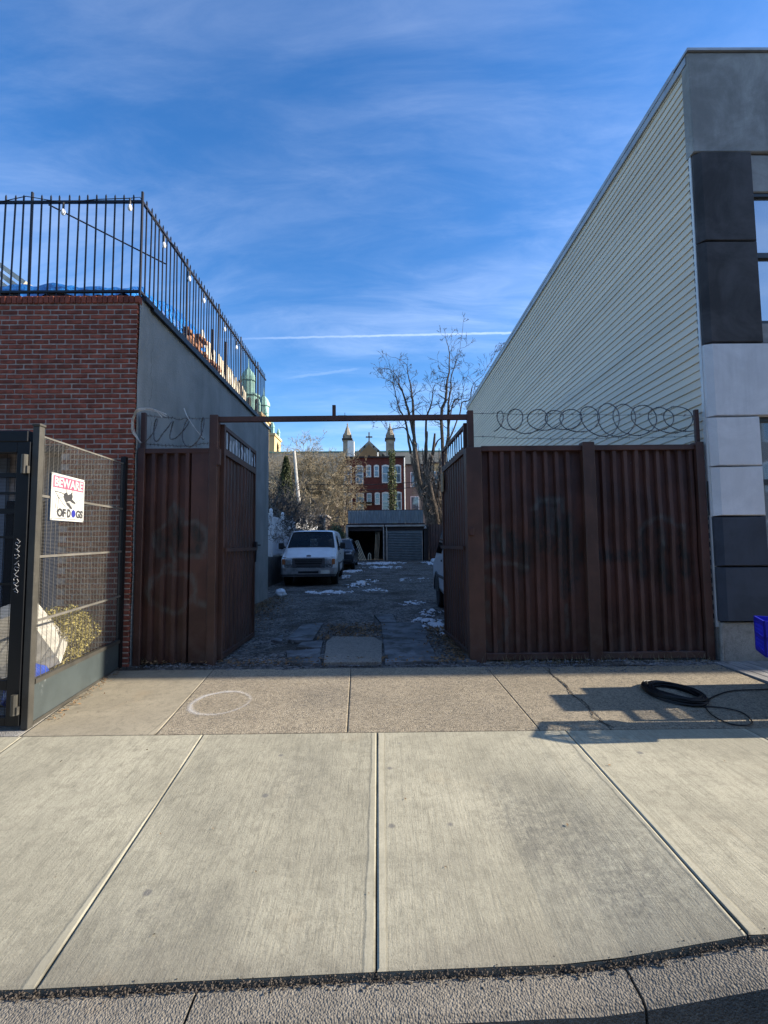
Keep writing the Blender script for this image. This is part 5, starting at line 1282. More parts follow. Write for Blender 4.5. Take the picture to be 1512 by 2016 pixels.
u2 = copy_tree(u1); u2['label'] = 'dark grey car parked at the kerb beyond the right edge'; u2.location = (2.95, .93, -.255); u2.rotation_euler = (0,0,R(-90))

# ------------------------------------------------------------------ left side of the lot behind the grey wall
rw = MB(); rw.cbox(-4.45,-4.02,13.4,30.2,-.1,1.12,.02); tag(rw.build('retaining_wall', M['retaining']), 'dark low retaining wall under the white fence', 'wall')
vf = thing('vinyl_fence', 'white vinyl board fence with capped posts behind the white van', 'fence', (-4.15,21,1.1))
fb = MB(); fb.cbox(-.012,.012,-.1,.1,0,1.42,.004); fbm = fb.mesh('board', M['vinyl_white'])
y = 13.5
while y < 29.9:
    piece(fbm, 'board', vf, (-4.15, y+.1, 1.16)); y += .206
for z in (1.16,2.56):
    mb = MB(); mb.cbox(-4.18,-4.12,13.45,29.9,z,z+.09,.006); mb.build('rail', M['vinyl_white'], vf)
pp = MB(); pp.cbox(-.065,.065,-.065,.065,0,1.62,.006); pp.lathe([(.085,1.62),(.085,1.66),(.05,1.68),(.07,1.74),(.06,1.80),(.02,1.84)], 12); ppm = pp.mesh('post', M['vinyl_white'])
y = 13.5
while y < 30.1: piece(ppm, 'post', vf, (-4.15, y, 1.10)); y += 2.06
mb = MB()
rg = random.Random(41)
tag(bag((-2.98,13.9,.13), (.16,.2,.14), 5).build('trash_bag', M['plastic_white'], smooth=True, fix=False), 'small white plastic bag at the end of the grey wall', 'bag')
sh = thing('garden_shed', 'dark flat roofed shed beyond the end of the white fence', 'shed', (-4.6,32,.4))
mb = MB(); mb.box(-6.2,-3.75,31.5,34,.3,3.42); mb.build('wall', M['wood_dark'], sh); mb = MB(); mb.cbox(-6.35,-3.6,31.35,34.1,3.42,3.55,.02); mb.build('roof', M['beam_pale'], sh)
mb = MB(); mb.cbox(-3.86,-3.70,31.38,31.49,.4,3.40,.01); mb.build('corner_post', M['beam_pale'], sh)
bf = thing('board_fence', 'reddish brown board fence beside the garage', 'fence', (-3.3,32.2,.4)); x = -3.68
while x < -2.6:
    mb = MB(); mb.cbox(x,x+.13,32.2,32.225,.3,2.88+rg.uniform(-.03,.03),.004); mb.build('board', M['fence_brown'], bf); x += .14

# ------------------------------------------------------------------ garage at the back of the lot
ga = thing('garage', 'low two bay garage with corrugated parapet and roller door at the back of the lot', 'garage', (.4,34,.44)); GZ = lotz(32)
corrugated((-2.26,32.0),(2.89,32.0), 2.98, 3.86, .17, .05, rib=.06).build('corrugated_parapet', M['corrugated_blue'], ga, fix=False)
mb = MB(); mb.box(-2.3,2.92,31.99,32.1,3.86,3.90); mb.build('parapet_cap', M['cornice'], ga)
mb = MB(); mb.box(-2.35,3.0,32.02,38,2.86,2.97); mb.build('roof', M['cornice'], ga)
for x0, x1 in ((-2.40,.20),(.26,3.0)):
    mb = MB(); mb.cbox(x0,x1,31.86,32.01,2.74,2.86,.01); mb.build('beam', M['beam_pale'], ga)
mb = MB(); mb.box(-2.36,3.38,32.05,32.15,2.46,2.74); mb.build('lintel', M['cornice'], ga)
for x0, x1 in ((-2.42,-2.26),(.13,.20),(.34,.40)):
    mb = MB(); mb.cbox(x0,x1,31.9,32.05,GZ-.1,2.74,.008); mb.build('post', M['beam_pale'], ga)
mb = MB(); mb.box(-2.45,-2.3,32.06,38,GZ-.1,2.86); mb.box(-2.3,3.3,37.8,38,GZ-.1,2.86); mb.box(2.95,3.2,32.06,38,GZ-.1,2.86); mb.box(.22,.33,32.06,38,GZ-.1,2.86); mb.build('wall', M['block_wall'], ga)
rd = MB(); rd.box(.40,2.82,32.06,32.10,GZ-.02,2.46); RD = rd.build('roller_door', M['roller'], ga)
sl_ = MB(); sl_.prism([(32.06,0),(32.02,.02),(32.01,.05),(32.02,.085),(32.06,.105)], .44, 2.78, 'x'); slm = sl_.mesh('slat', M['roller'])
z = GZ+.02
while z < 2.36: piece(slm, 'slat', RD, (0,0,z), (0,0,0)); z += .112
for x in (.405,2.80): mb = MB(); mb.cbox(x-.02,x+.03,32.0,32.06,GZ-.02,2.46,.005); mb.build('door_track', M['beam_pale'], ga)
mb = MB(); mb.lathe([(.02,.05),(.05,.0),(.11,-.12),(.10,-.13)], 12, (3.02,31.8,2.72)); mb.build('lamp', M['beam_pale'], ga)
for k in range(5):
    mb = MB(); mb.obox((-1.46+k*.105,31.85-.02*k,GZ+.01),(-2.02+k*.10,32.2,1.72+.03*k),.03,.035); tag(mb.build('leaning_plank', M['wood_cream']), ('leftmost','second from left','middle','fourth from left','rightmost')[k]+' of the five pale planks leaning left in the open garage bay', 'plank', 'planks leaning left in the garage')
for k in range(4):
    mb = MB(); mb.obox((-.46+k*.08,31.86,GZ+.01),(-.36+k*.09,32.3,2.40+.02*k),.025,.04); tag(mb.build('leaning_plank', M['wood_tan']), ('leftmost','second','third','rightmost')[k]+' of the four tall tan planks standing in the open garage bay', 'plank', 'planks standing upright in the garage')
mb = MB(); mb.tube([(-.9,32.3,GZ+.02),(-.88,32.3,GZ+.45),(-.80,32.3,GZ+.5),(-.74,32.3,GZ+.4),(-.72,32.3,GZ+.02)], .035, 7); tag(mb.build('bent_pipe', M['wood_cream']), 'short pale bent pipe on the dark garage floor', 'pipe')
bw = thing('yard_fence', 'brown metal yard fence to the right of the garage', 'fence', (3.9,31,.4))
corrugated((3.3,31.6),(4.36,31.0), GZ-.2, 2.85, .2, .03).build('corrugated_sheet', M['brown'], bw, fix=False)
mb = MB(); mb.cbox(3.22,3.32,31.55,31.66,GZ-.2,2.9,.01); mb.build('post', M['brown'], bw)
mb = MB(); mb.cbox(2.98,3.24,31.95,32.04,GZ-.1,2.74,.01); mb.build('side_panel', M['cornice'], bw)
tag(MB().cbox(3.15,4.2,28.9,30.2,lotz(29)-.02,lotz(29)+.28,.1).build('covered_heap', M['plastic_white'], smooth=True), 'low heap covered in pale sheet and snow right of the roller door', 'heap')

# ------------------------------------------------------------------ trees and shrubs
def grow(mb, p, d, L, r, depth, rg, up=.12, spread=.5, wig=.16, kids=(2,3), n=4, shrink=.72, minr=.006):
    pts = [p]; rad = [r]; segs = 4 if depth > 1 else 3; q = Vector(p); dd = Vector(d)
    for i in range(segs):
        dd = (dd+Vector((rg.gauss(0,wig), rg.gauss(0,wig), rg.gauss(0,wig)+up*.5))).normalized(); q = q+dd*L/segs; pts.append(q.copy()); rad.append(max(minr, r*(1-.45*(i+1)/segs)))
    mb.tube(pts, rad, max(3, n if depth > 2 else 3), False)
    if depth <= 0: return
    for k in range(rg.randint(*kids)):
        t_ = rg.uniform(.35,1); i = min(segs, max(1, round(t_*segs))); base = pts[i]
        ax = dd.orthogonal().normalized(); ax.rotate(Matrix.Rotation(rg.uniform(0,6.28), 3, dd)); nd = (dd+ax*rg.uniform(.5,1.3)*spread*1.4+Vector((0,0,up))).normalized()
        grow(mb, base, nd, L*shrink*rg.uniform(.7,1.15), max(minr, rad[i]*.68), depth-1, rg, up, spread, wig, kids, n, shrink, minr)
bt = thing('bare_tree', 'tall bare tree with thick vine covered trunk behind the garage', 'tree', (4.1,35.2,.4)); rg = random.Random(14)
T = [[(4.2,.2),(3.93,2.81),(3.4,5.01),(2.86,6.43),(2.64,8.06),(2.54,9.48)],[(4.15,.2),(3.93,2.81),(3.58,6.02),(3.45,8.05),(3.56,10.09)],[(4.4,.2),(4.25,2.8),(3.73,5.62),(3.68,7.23),(4.02,8.66),(4.12,9.88)],[(4.7,.2),(4.6,2.8),(4.35,5.3),(4.5,7.0),(4.75,8.4)]]
TR = [(.42,.30,.24,.21,.18,.12),(.36,.28,.22,.16,.07),(.40,.30,.20,.16,.12,.07),(.28,.22,.16,.13,.08)]
S_ = {'a':[(2.67,8.92),(2.44,10.56),(2.09,12.13),(1.85,13.08),(1.55,13.78),(1.44,14.35),(.82,14.92),(-.11,14.87)],'b':[(2.61,9.0),(2.52,12.13),(2.5,12.76),(2.36,13.9),(2.18,14.66),(2.01,15.36),(1.2,15.75)],
'c':[(2.3,8.4),(1.95,10.88),(1.47,11.88),(1.23,12.89),(.93,13.84),(.07,14.1)],'d':[(3.52,8.37),(3.5,10.86),(3.76,11.74),(3.95,12.37),(4.03,13.25),(4.28,13.69),(4.65,13.5)],'f':[(4.75,8.36),(4.68,11.48),(5.01,12.49),(5.16,14.0),(5.33,14.89),(5.39,16.56),(5.22,17.33),(5.17,18.36)],
'g':[(4.75,7.4),(5.21,9.91),(5.24,11.6),(5.32,12.42),(5.49,13.37),(5.54,14.32),(5.81,15.4),(6.07,16.1),(6.36,18.03)],'h':[(5.1,9.6),(5.62,12.36),(6.18,12.54),(6.46,13.62),(6.85,14.76)],'i':[(5.1,9.0),(6.1,11.47),(6.31,12.35),(6.87,12.54),(7.14,13.67),(7.78,14.24),(8.16,14.88),(8.95,16.21)],'j':[(2.5,8.9),(1.95,10.37),(1.21,10.44),(.59,10.38),(.1,11.08)],'k':[(4.0,8.6),(4.3,9.3),(4.7,9.7),(4.75,10.6)]}
mb = MB(); dep = {}
for pts, rr_ in zip(T, TR):
    oy = rg.uniform(-.25,.25); P_ = smooth([(x, 35.2+oy+.3*(i>0)*rg.uniform(-1,1), z) for i,(x,z) in enumerate(pts)], 5); n = len(P_)
    mb.tube([p+Vector((.05*fn(p.z*1.5,1),.05*fn(p.z*1.3,9),0)) for p in P_], [interp(i/(n-1)*(len(rr_)-1), list(range(len(rr_))), rr_)*(1+.12*fn(i*.9,3)) for i in range(n)], 9)
mb.build('trunk', M['bark'], bt, smooth=True)
mb = MB()
for k, pts in S_.items():
    ph = rg.uniform(0,6.28); r0 = {'f':.14,'g':.13,'a':.13,'b':.12,'j':.06,'h':.065,'i':.065,'k':.09}.get(k,.10)
    P_ = smooth([(x, 35.2+.9*math.sin(ph+i*.45)*(i/len(pts)), z) for i,(x,z) in enumerate(pts)], 5); n = len(P_)
    P_ = [p+Vector((.06*fn(p.z*2.2,ph),0,.04*fn(p.x*2.5,ph+2))) for p in P_]
    rad = [max(.014, r0*(1-i/(n-1))**1.1) for i in range(n)]; mb.tube(P_, rad, 7, False)
    for i in range(6, n, 2):
        for q in range(rg.choice((1,1,2))):
            d_ = (P_[min(i+1,n-1)]-P_[i-1]).normalized(); ax = Vector((rg.gauss(0,1), rg.gauss(0,.7), rg.gauss(.2,.7))).normalized()
            grow(mb, P_[i], (d_*.7+ax*.9).normalized(), rg.uniform(.7,1.7)*(1-.5*i/n), max(.012, rad[i]*.38), 3, rg, .10, .55, .22, (1,3), 4, .66, .010)
mb.build('branches', M['bark'], bt, fix=False)
mb = MB()                                        # tangle of vines on the lower trunk
for k in range(300):
    a = rg.uniform(0,6.28); z0 = rg.uniform(.4,6.5); pts = []; q = rg.choice((0,1,2,3)); sp_ = rg.uniform(-.35,.35)
    for i in range(9):
        z = z0+i*rg.uniform(.2,.36); P2 = T[q]; x = interp(z, [p[1] for p in P2], [p[0] for p in P2]); rr_ = interp(z, [p[1] for p in P2], TR[q])+rg.uniform(.02,.22)
        pts.append((x+rr_*math.cos(a+sp_*i), 35.2+rr_*math.sin(a+sp_*i), z))
    mb.tube(smooth(pts,2), rg.uniform(.015,.045), 4, False)
for k in range(130):
    q = rg.choice((0,1,2,3)); z = rg.uniform(1.5,8); P2 = T[q]; x = interp(z, [p[1] for p in P2], [p[0] for p in P2]); a = rg.uniform(0,6.28)
    grow(mb, Vector((x,35.2,z)), Vector((math.cos(a), math.sin(a)*.6, rg.uniform(-.5,.5))).normalized(), rg.uniform(.6,1.2), .016, 2, rg, -.05, .7, .35, (1,3), 3, .7, .008)
mb.build('vines', M['vine'], bt, fix=False)
# wide twiggy tree in front of the church
def twig_tree(label, base, h, r0, seed, mtrunk, mtwig, stems, depth=5, L=2.2, minr=.014):
    t_ = thing('bare_tree', label, 'tree', base); rg = random.Random(seed); tk = MB(); tw = MB()
    for s_ in stems:
        P_ = smooth([Vector(base)+Vector(p) for p in s_], 4); n = len(P_); rad = [max(.03, r0*(1-.85*i/(n-1))) for i in range(n)]; tk.tube(P_, rad, 6, False)
        for i in range(2, n):
            for q in range(5):
                d_ = (P_[min(i+1,n-1)]-P_[i-1]).normalized(); ax = Vector((rg.gauss(0,1), rg.gauss(0,1), rg.gauss(.1,.8))).normalized()
                grow(tw, P_[i], (d_*.5+ax).normalized(), L*rg.uniform(.6,1.1), max(minr, rad[i]*.4), depth, rg, .05, .6, .2, (2,3), 4, .68, minr)
    tk.build('trunk', M[mtrunk], t_, fix=False); tw.build('crown', M[mtwig], t_, fix=False); return t_
twig_tree('wide bare tree with dense tan twigs before the church roof', (-5.8,46,.4), 10, .22, 3, 'bark_pale', 'twig_tan',
    [[(0,0,0),(-.1,0,3),(-.4,.2,5.5),(-1.0,0,7.6),(-1.3,.3,9.4)],[(0,0,2.5),(-.8,.3,5),(-2.4,-.3,6.8),(-3.6,.2,8.4)],[(0,0,3.5),(.7,-.2,5.5),(1.1,.2,7.0),(1.2,0,8.2)],[(-.1,0,3),(-1.6,.5,5),(-3.6,.2,6),(-4.8,0,7.5)]], 4, 2.0, .013)
twig_tree('low tangle of bare tan shrubs behind the white fence', (-6.4,40,.4), 6, .1, 5, 'bark_pale', 'twig_tan',
    [[(-.5,0,0),(-1.2,0,2.5),(-2.4,.3,5.2)],[(.2,0,0),(.4,0,2.6),(.3,.2,5.2)],[(1.2,0,0),(1.7,.2,2.2),(2.2,0,4.6)],[(2.2,0,0),(3.0,.2,2.2),(3.3,0,5.0)]], 4, 1.35, .011)
br = thing('brown_leaved_tree', 'small tree with clinging rust brown leaves beside the brick house', 'tree', (-3.4,44,.4)); rg = random.Random(77)
tk = MB(); tw = MB(); lv = MB()
P_ = smooth([Vector((-3.5,44,.4)),Vector((-3.45,44,3)),Vector((-3.2,44.1,5.5)),Vector((-2.9,44,8.6))], 4); tk.tube(P_, [.16*(1-.85*i/(len(P_)-1)) for i in range(len(P_))], 6, False)
for p in P_[3:]:
    for q in range(4):
        d_ = Vector((rg.gauss(0,1), rg.gauss(0,1), rg.gauss(.5,.6))).normalized(); grow(tw, p, d_, rg.uniform(.7,1.3), .03, 3, rg, .05, .6, .2, (1,3), 3, .7, .011)
for v_ in tw.v[::7]:
    if rg.random() < .8: leafq(lv, Vector(v_)+Vector((rg.gauss(0,.06),rg.gauss(0,.06),rg.gauss(0,.06))), rg.uniform(.03,.07), rg)
tk.build('trunk', M['bark'], br, fix=False); tw.build('branches', M['bark'], br, fix=False); lv.build('leaves', M['leaf_dry'], br, fix=False)
# conifer, hedge and twigs over the white fence
cf = thing('conifer_tree', 'narrow dark evergreen conifer behind the white fence', 'tree', (-5.55,27.5,1.0)); rg = random.Random(19); mb = MB()
for i in range(6500):
    z = 1.2+5.6*rg.random()**.85; t_ = (z-1.2)/5.6; r_ = (1-t_)**.75*.85+.05; a = rg.uniform(0,6.28); k = lerp(.3,1,rg.random()**.5)*(1+.35*fn(math.cos(a)*2, math.sin(a)*2, z*2.2)); leafq(mb, (-5.6+r_*k*math.cos(a), 27.5+r_*k*math.sin(a), z), rg.uniform(.04,.09), rg)
mb.build('crown', M['leaf_conifer'], cf, fix=False); mb = MB(); mb.tube([(-5.6,27.5,.2),(-5.58,27.5,6.4)], [.12,.02], 6); mb.build('trunk', M['bark'], cf)
hd = thing('bare_hedge', 'dense dark leafless hedge rising behind the white fence', 'hedge', (-5.3,24,1.1)); tw = MB(); rg = random.Random(23)
for k in range(120):
    x, y = rg.uniform(-5.9,-4.5), rg.uniform(19.5,29); grow(tw, Vector((x,y,1.1)), Vector((rg.gauss(.05,.2),rg.gauss(0,.2),1)).normalized(), rg.uniform(1.2,1.9), .025, 4, rg, .06, .5, .2, (2,3), 3, .68, .010)
tw.build('twigs', M['leaf_hedge'], hd, fix=False)
hd = thing('overhanging_shrub', 'pale bare twigs hanging over the top of the white fence', 'shrub', (-4.4,20,2.0)); tw = MB()
for k in range(46):
    x, y = rg.uniform(-4.45,-4.25), rg.uniform(16.5,27); grow(tw, Vector((x,y,rg.uniform(1.8,2.6))), Vector((rg.gauss(.35,.3),rg.gauss(0,.4),rg.uniform(-.1,.5))).normalized(), rg.uniform(.45,.8), .012, 3, rg, -.06, .6, .3, (2,3), 3, .7, .007)
tw.build('twigs', M['twig_grey'], hd, fix=False)
pl_ = thing('dead_tree', 'white leaning dead tree standing between the conifer and the twiggy tree', 'tree', (-5.05,30,.4)); mb = MB()
P_ = smooth([Vector((-4.95,30,.2)),Vector((-5.12,30,2.8)),Vector((-5.4,30.05,5.4)),Vector((-5.6,30,7.63))], 4); mb.tube(P_, [.13,.13,.12,.12,.12,.115,.11,.11,.105,.10,.10,.095,.09][:len(P_)], 8); mb.build('stem', M['bark_white'], pl_)
mb = MB(); mb.tube([(-5.58,30,7.45),(-6.2,30.1,7.40),(-6.9,30,7.3)], [.03,.02,.01], 4); mb.build('branch', M['bark_white'], pl_)
gs = thing('evergreen_shrub', 'glossy green shrub beside the left end of the garage', 'shrub', (-2.9,30.6,.4)); rg = random.Random(29); mb = MB()
blob_leaves(mb, (-2.95,30.7,1.9), (.62,.6,1.0), 2600, .04, .085, rg, .3); mb.build('foliage', M['leaf_green'], gs, fix=False); mb = MB()
for k in range(8): mb.tube([(-2.95+rg.uniform(-.1,.1),30.7,.3),(-2.95+rg.uniform(-.5,.5),30.7+rg.uniform(-.3,.3),2.2)], [.03,.01], 5)
mb.build('stem', M['bark'], gs)
cable('leaning_stick', [(-2.95,29.9,1.55),(-2.35,30.4,1.9),(-2.1,30.6,1.95)], .035, 'pale crooked stick beside the left garage post', 'stick', 'wood_cream')
iv = thing('ivy_column', 'column of green ivy climbing a bare pole before the brick house', 'ivy', (1.2,48.6,.4)); mb = MB(); rg = random.Random(37)
for i in range(3600):
    z = .5+10.9*rg.random(); r_ = (.46+.22*fn(z*1.1,3)+.1*fn(z*3,5))*(1 if z < 9.6 else .75); a = rg.uniform(0,6.28); k = lerp(.25,1,rg.random()**.5); x = interp(z,(0,5,11),(1.15,1.25,1.2)); leafq(mb, (x+r_*k*math.cos(a), 48.6+r_*k*math.sin(a), z), rg.uniform(.05,.12), rg)
mb.build('foliage', M['leaf_ivy'], iv, fix=False); mb = MB(); mb.tube([(1.15,48.6,.2),(1.2,48.6,11.0)], [.16,.1], 7); mb.build('pole', M['bark'], iv)

# ------------------------------------------------------------------ houses and church behind
hs = thing('brick_house', 'dark red brick row house with white framed windows behind the garage', 'house', (-.6,55,.34))
mb = MB(); mb.box(-3.8,2.52,50.0,60,.2,10.85); mb.build('wall', M['brick_house'], hs)
mb = MB(); mb.box(-3.9,2.62,49.8,60,10.85,11.0); mb.build('roof_edge', M['cornice'], hs)
def px2x(zx): return (660+zx*.1323-750)/18.33
def px2z(zy): return 1.56+(1071-(830+zy*.1323))/18.4
for (cx_, wd, t0, b0) in ((195,108,652,905),(365,115,652,905),(500,76,648,806),(618,76,648,806),(752,108,648,896),(935,104,648,896),(200,112,1068,1318),(372,115,1068,1318),(507,76,1068,1225),(628,76,1062,1222),(750,108,1058,1310),(940,100,1055,1310)):
    x0, x1, z0, z1 = px2x(cx_-wd/2)+.0, px2x(cx_+wd/2), px2z(b0), px2z(t0); fw = .10; wn = MB()
    arch = [(lerp(x0,x1,k/8), z1+.10*math.sin(math.pi*k/8)) for k in range(9)]
    wn.prism([(x0,z1-.1)]+arch+[(x1,z1-.1)], 49.93, 50.0, 'y'); wn.box(x0,x0+fw,49.93,50,z0,z1-.1); wn.box(x1-fw,x1,49.93,50,z0,z1-.1); wn.box(x0,x1,49.9,50,z0-.12,z0); zm = lerp(z0,z1,.5); wn.box(x0+fw,x1-fw,49.94,50,zm-.04,zm+.04)
    W_ = wn.build('window', M['frame_white'], hs)
    for za, zb in ((z0,zm-.04),(zm+.04,z1-.1)):
        gl = MB(); gl.box(x0+fw,x1-fw,49.97,49.985,za,zb); gl.build('pane', M['glass_house'], W_)
mb = MB(); mb.tube([(2.56,49.9,.3),(2.56,49.9,10.9)], .06, 7); mb.build('downpipe', M['frame_white'], hs)
mb = MB(); mb.box(-2.6,-.7,49.1,49.98,5.92,6.0); bal = mb.build('balcony', M['cornice'], hs); mb = MB(); mb.box(-2.6,-.7,49.1,49.14,6.95,7.0)
for k in range(16): mb.box(-2.58+k*.123,-2.56+k*.123,49.11,49.13,6.0,6.95)
mb.build('railing', M['iron'], bal)
mb = MB(); mb.box(-3.6,-2.9,50.6,51.6,10.98,12.9); mb.build('chimney', M['frame_white'], hs)
mb = MB(); mb.tube([(-.3,50.2,11),(-.3,50.2,11.5)], .06, 6); mb.build('vent_pipe', M['frame_white'], hs)
h2 = thing('rear_house', 'beige grey house between the brick house and the big tree', 'house', (4.2,56,.34))
mb = MB(); mb.box(2.75,5.6,53.5,62,.2,10.6); mb.build('wall', M['beige'], h2); mb = MB(); mb.box(2.7,5.7,53.3,62,10.6,10.75); mb.build('roof_edge', M['cornice'], h2)
for z0, z1 in ((2.2,4.2),(5.2,7.0),(8.0,9.8)):
    mb = MB(); mb.box(3.4,4.4,53.42,53.5,z0,z1); W_ = mb.build('window', M['frame_white'], h2); mb = MB(); mb.box(3.5,4.3,53.40,53.42,z0+.1,z1-.1); mb.build('pane', M['glass_house'], W_)
h3 = thing('tan_house', 'sunlit tan brick house glimpsed right of the big tree trunk', 'house', (8.5,66,.34))
mb = MB(); mb.box(6.3,12,60,72,.2,11.9); mb.build('wall', M['tower_brick'], h3); mb = MB(); mb.box(6.2,12.1,59.8,72,11.9,12.1); mb.build('roof_edge', M['cornice'], h3)
for x0 in (6.7,8.2):
    for z0 in (3.2,6.2,9.2): mb = MB(); mb.box(x0,x0+.9,59.92,60,z0,z0+1.7); W_ = mb.build('window', M['frame_white'], h3); mb = MB(); mb.box(x0+.1,x0+.8,59.9,59.92,z0+.1,z0+1.6); mb.build('pane', M['glass_house'], W_)
h4 = thing('row_house', 'plain brown house hidden behind the bare shrubs at the left', 'house', (-12,60,.34))
mb = MB(); mb.box(-19,-6,58,66,.2,8.2); mb.build('wall', M['beige'], h4); mb = MB(); mb.box(-19.1,-5.9,57.8,66.2,8.2,8.4); mb.build('roof_edge', M['cornice'], h4)
for x0 in (-17,-14.5,-12,-9.5):
    for z0 in (2.4,5.4): mb = MB(); mb.box(x0,x0+1,57.92,58,z0,z0+1.8); W_ = mb.build('window', M['frame_white'], h4); mb = MB(); mb.box(x0+.1,x0+.9,57.9,57.92,z0+.1,z0+1.7); mb.build('pane', M['glass_house'], W_)
ch = thing('church', 'large stone church with slate roof pinnacles and cross behind the houses', 'church', (-6,84,.34))
mb = MB(); mb.box(-30,11.5,78,92,.2,11); mb.build('wall', M['church_stone'], ch)
mb = MB(); mb.prism([(77.5,10.8),(85,18.5),(92.5,10.8)], -30, 12, 'x'); RFC = mb.build('roof', M['slate'], ch)
mb = MB(); mb.obox((-30,85,18.55),(12,85,18.55),.3,.2); mb.build('ridge', M['copper'], RFC)
gx = -1.87
mb = MB(); mb.prism([(gx-8,10.2),(gx,17.9),(gx+8,10.2),(gx+8,.2),(gx-8,.2)], 76, 77.4, 'y'); GB = mb.build('gable', M['church_brick'], ch)
mb = MB(); mb.obox((gx-8,76.3,10.3),(gx,76.3,18.0),.9,.35,(0,1,0)); mb.obox((gx+8,76.3,10.3),(gx,76.3,18.0),.9,.35,(0,1,0)); mb.build('coping', M['church_stone_pale'], GB)
mb = MB()
for k in range(1,11):
    for sg in (-1,1): mb.lathe([(.12,0),(.22,.25),(.05,.5)], 6, (gx+sg*.75*k, 76.2, 18.1-.72*k))
mb.build('crockets', M['church_dark'], GB)
mb = MB()
for x, z, h in ((gx-1.2,13.6,1.5),(gx,14.2,2.0),(gx+1.2,13.6,1.5)): mb.prism([(x-.28,z),(x+.28,z),(x+.28,z+h-.3),(x,z+h),(x-.28,z+h-.3)], 75.9, 75.99, 'y')
mb.build('niche', M['church_dark'], GB)
mb = MB(); mb.lathe([(.5,0),(.35,.5),(.2,.8)], 8, (gx,76.6,17.8)); mb.box(gx-.11,gx+.11,76.5,76.7,18.5,20.1); mb.box(gx-.55,gx+.55,76.5,76.7,19.2,19.42); mb.build('cross', M['church_stone_pale'], GB)
for cx_ in (-5.42, 1.6):
    pn = MB(); pn.box(cx_-.68,cx_+.68,75.4,76.8,8,18.6); pn.box(cx_-.85,cx_+.85,75.2,77,13.5,13.9); PN = pn.build('pinnacle', M['church_stone_pale'], ch)
    q = MB(); q.box(cx_-.85,cx_+.85,75.2,77,18.6,18.85); q.build('cornice', M['church_dark'], PN)
    q = MB(); q.box(cx_-.6,cx_+.6,75.5,76.7,18.85,19.4); q.lathe([(.72,19.4),(.66,19.5),(.56,19.9),(.50,19.9),(.42,20.3),(.36,20.3),(.28,20.7),(.22,20.7),(.10,21.1),(.05,21.2)], 8, (cx_,76.1,0)); q.lathe([(.05,21.15),(.14,21.3),(.05,21.45),(.02,21.7)], 6, (cx_,76.1,0)); q.build('spire', M['church_stone_pale'], PN)
    q = MB()
    for sx in (-.6,.6): q.lathe([(.12,18.85),(.16,19.2),(.03,19.6)], 5, (cx_+sx,75.5,0))
    q.build('corner_finial', M['church_dark'], PN)
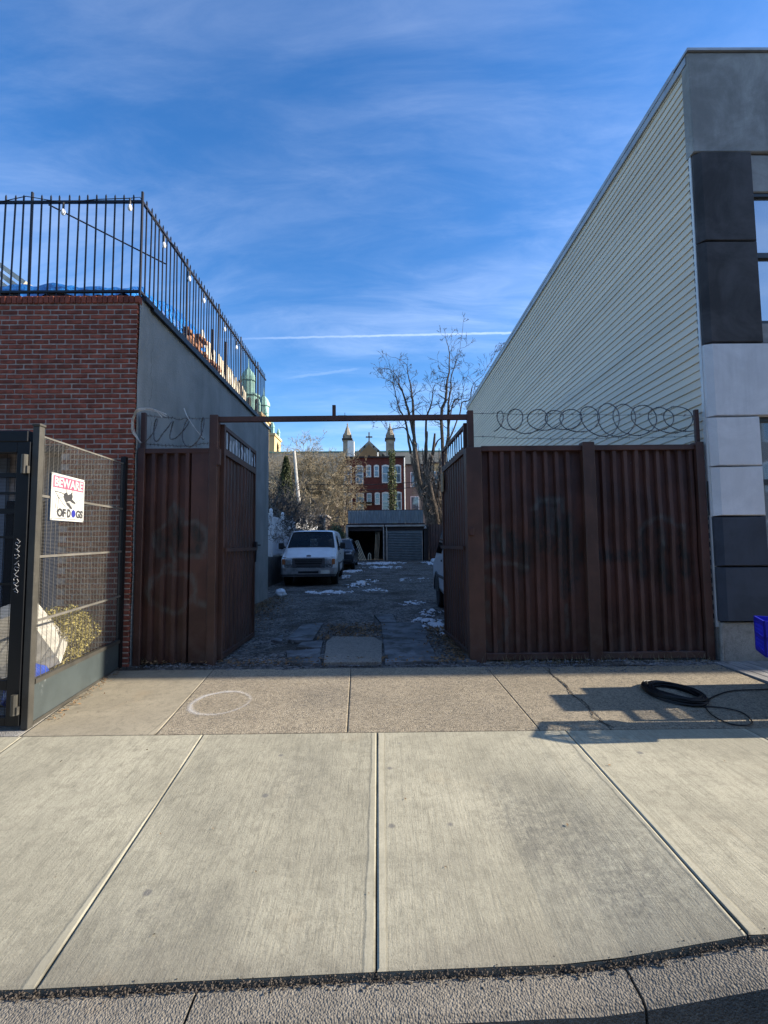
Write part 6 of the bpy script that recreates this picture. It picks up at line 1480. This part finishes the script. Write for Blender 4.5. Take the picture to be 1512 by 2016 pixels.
def tower(cx_, cy_, hw, ztop, label):
    t_ = thing('church_tower', label, 'tower', (cx_,cy_,.34)); zb = ztop-10.5; hw2 = hw*.62
    mb = MB(); mb.box(cx_-hw,cx_+hw,cy_-hw,cy_+hw,.2,zb); mb.box(cx_-hw-.2,cx_+hw+.2,cy_-hw-.2,cy_+hw+.2,zb-.5,zb); mb.build('shaft', M['tower_brick'], t_)
    for sg in (-1,1):
        for zz in (zb-4.6,zb-10):
            mb = MB(); mb.prism([(cy_-.8,zz),(cy_+.8,zz),(cy_+.8,zz+2.6),(cy_,zz+3.6),(cy_-.8,zz+2.6)], cx_+hw, cx_+hw+.03, 'x'); mb.prism([(cx_+sg*1.1-.6,zz),(cx_+sg*1.1+.6,zz),(cx_+sg*1.1+.6,zz+2.6),(cx_+sg*1.1,zz+3.4),(cx_+sg*1.1-.6,zz+2.6)], cy_-hw-.03, cy_-hw, 'y'); mb.build('belfry_opening', M['church_dark'], t_)
    mb = MB(); mb.lathe([(hw2,zb),(hw2,zb+3.4),(hw2+.3,zb+3.5),(hw2+.3,zb+3.8),(hw2*.62,zb+4.0),(hw2*.62,zb+6.2),(hw2*.75,zb+6.3),(hw2*.72,zb+6.9),(hw2*.5,zb+7.8),(hw2*.18,zb+8.5),(.12,zb+8.8),(.06,ztop)], 8, (cx_,cy_,0)); L_ = mb.build('copper_lantern', M['copper'], t_)
    mb = MB()
    for k in range(8):
        a = (k+.5)*math.pi/4; c_ = (cx_+hw2*.945*math.cos(a), cy_+hw2*.945*math.sin(a)); mb.obox((*c_,zb+.8),(*c_,zb+2.8),.8,.06,(math.cos(a),math.sin(a),0)) if 0 else mb.lathe([(.35,zb+.7),(.35,zb+2.6),(.1,zb+3.0)], 6, (*c_,0))
    mb.build('lantern_opening', M['church_dark'], L_)
    for sx in (-1,1):
        for sy in (-1,1): mb = MB(); mb.lathe([(.35,zb),(.35,zb+1.2),(.45,zb+1.3),(.1,zb+2.3)], 6, (cx_+sx*hw*.85,cy_+sy*hw*.85,0)); mb.build('corner_turret', M['copper'], t_)
tower(-23.0, 80, 3.0, 34.3, 'church tower with green copper lantern seen through the roof railing')
tower(-24.1, 95, 3.0, 34.3, 'further church tower with copper top beside the end of the grey wall')
for k, (z, y) in enumerate(((6.9,40),(6.5,40.4))):
    mb = MB(); mb.tube([(lerp(-9,9,i/20), y, z-.5*math.sin(math.pi*i/20)+.03*i) for i in range(21)], .03, 5); tag(mb.build('overhead_cable', M['cable']), ('upper' if k == 0 else 'lower')+' black overhead cable sagging across the brick house', 'cable')

# houses across the street, behind the camera
for k, (x0, x1, h, m_) in enumerate(((-34,-20,9.5,'brick_house'),(-20,-7,11,'beige'),(-7,6,9.8,'brick_house'),(6,19,11.5,'panel_grey'),(19,34,10,'beige'))):
    t_ = thing('street_house', ('first','second','third','fourth','fifth')[k]+' house from the left across the street behind the camera', 'house', ((x0+x1)/2,-19,-.3), 'houses across the street')
    mb = MB(); mb.box(x0,x1,-28,-15,-.35,h); mb.build('wall', M[m_], t_); mb = MB(); mb.box(x0+.01,x1-.01,-28.1,-14.8,h,h+.25); mb.build('roof_edge', M['cornice'], t_)
    for z0 in (1.0,4.4,7.4):
        x = x0+1.2
        while x < x1-1.8:
            mb = MB(); mb.box(x,x+1.2,-15.0,-14.93,z0,z0+1.8); W_ = mb.build('window', M['frame_white'], t_); mb = MB(); mb.box(x+.1,x+1.1,-14.93,-14.91,z0+.1,z0+1.7); mb.build('pane', M['glass_house'], W_); x += 2.4
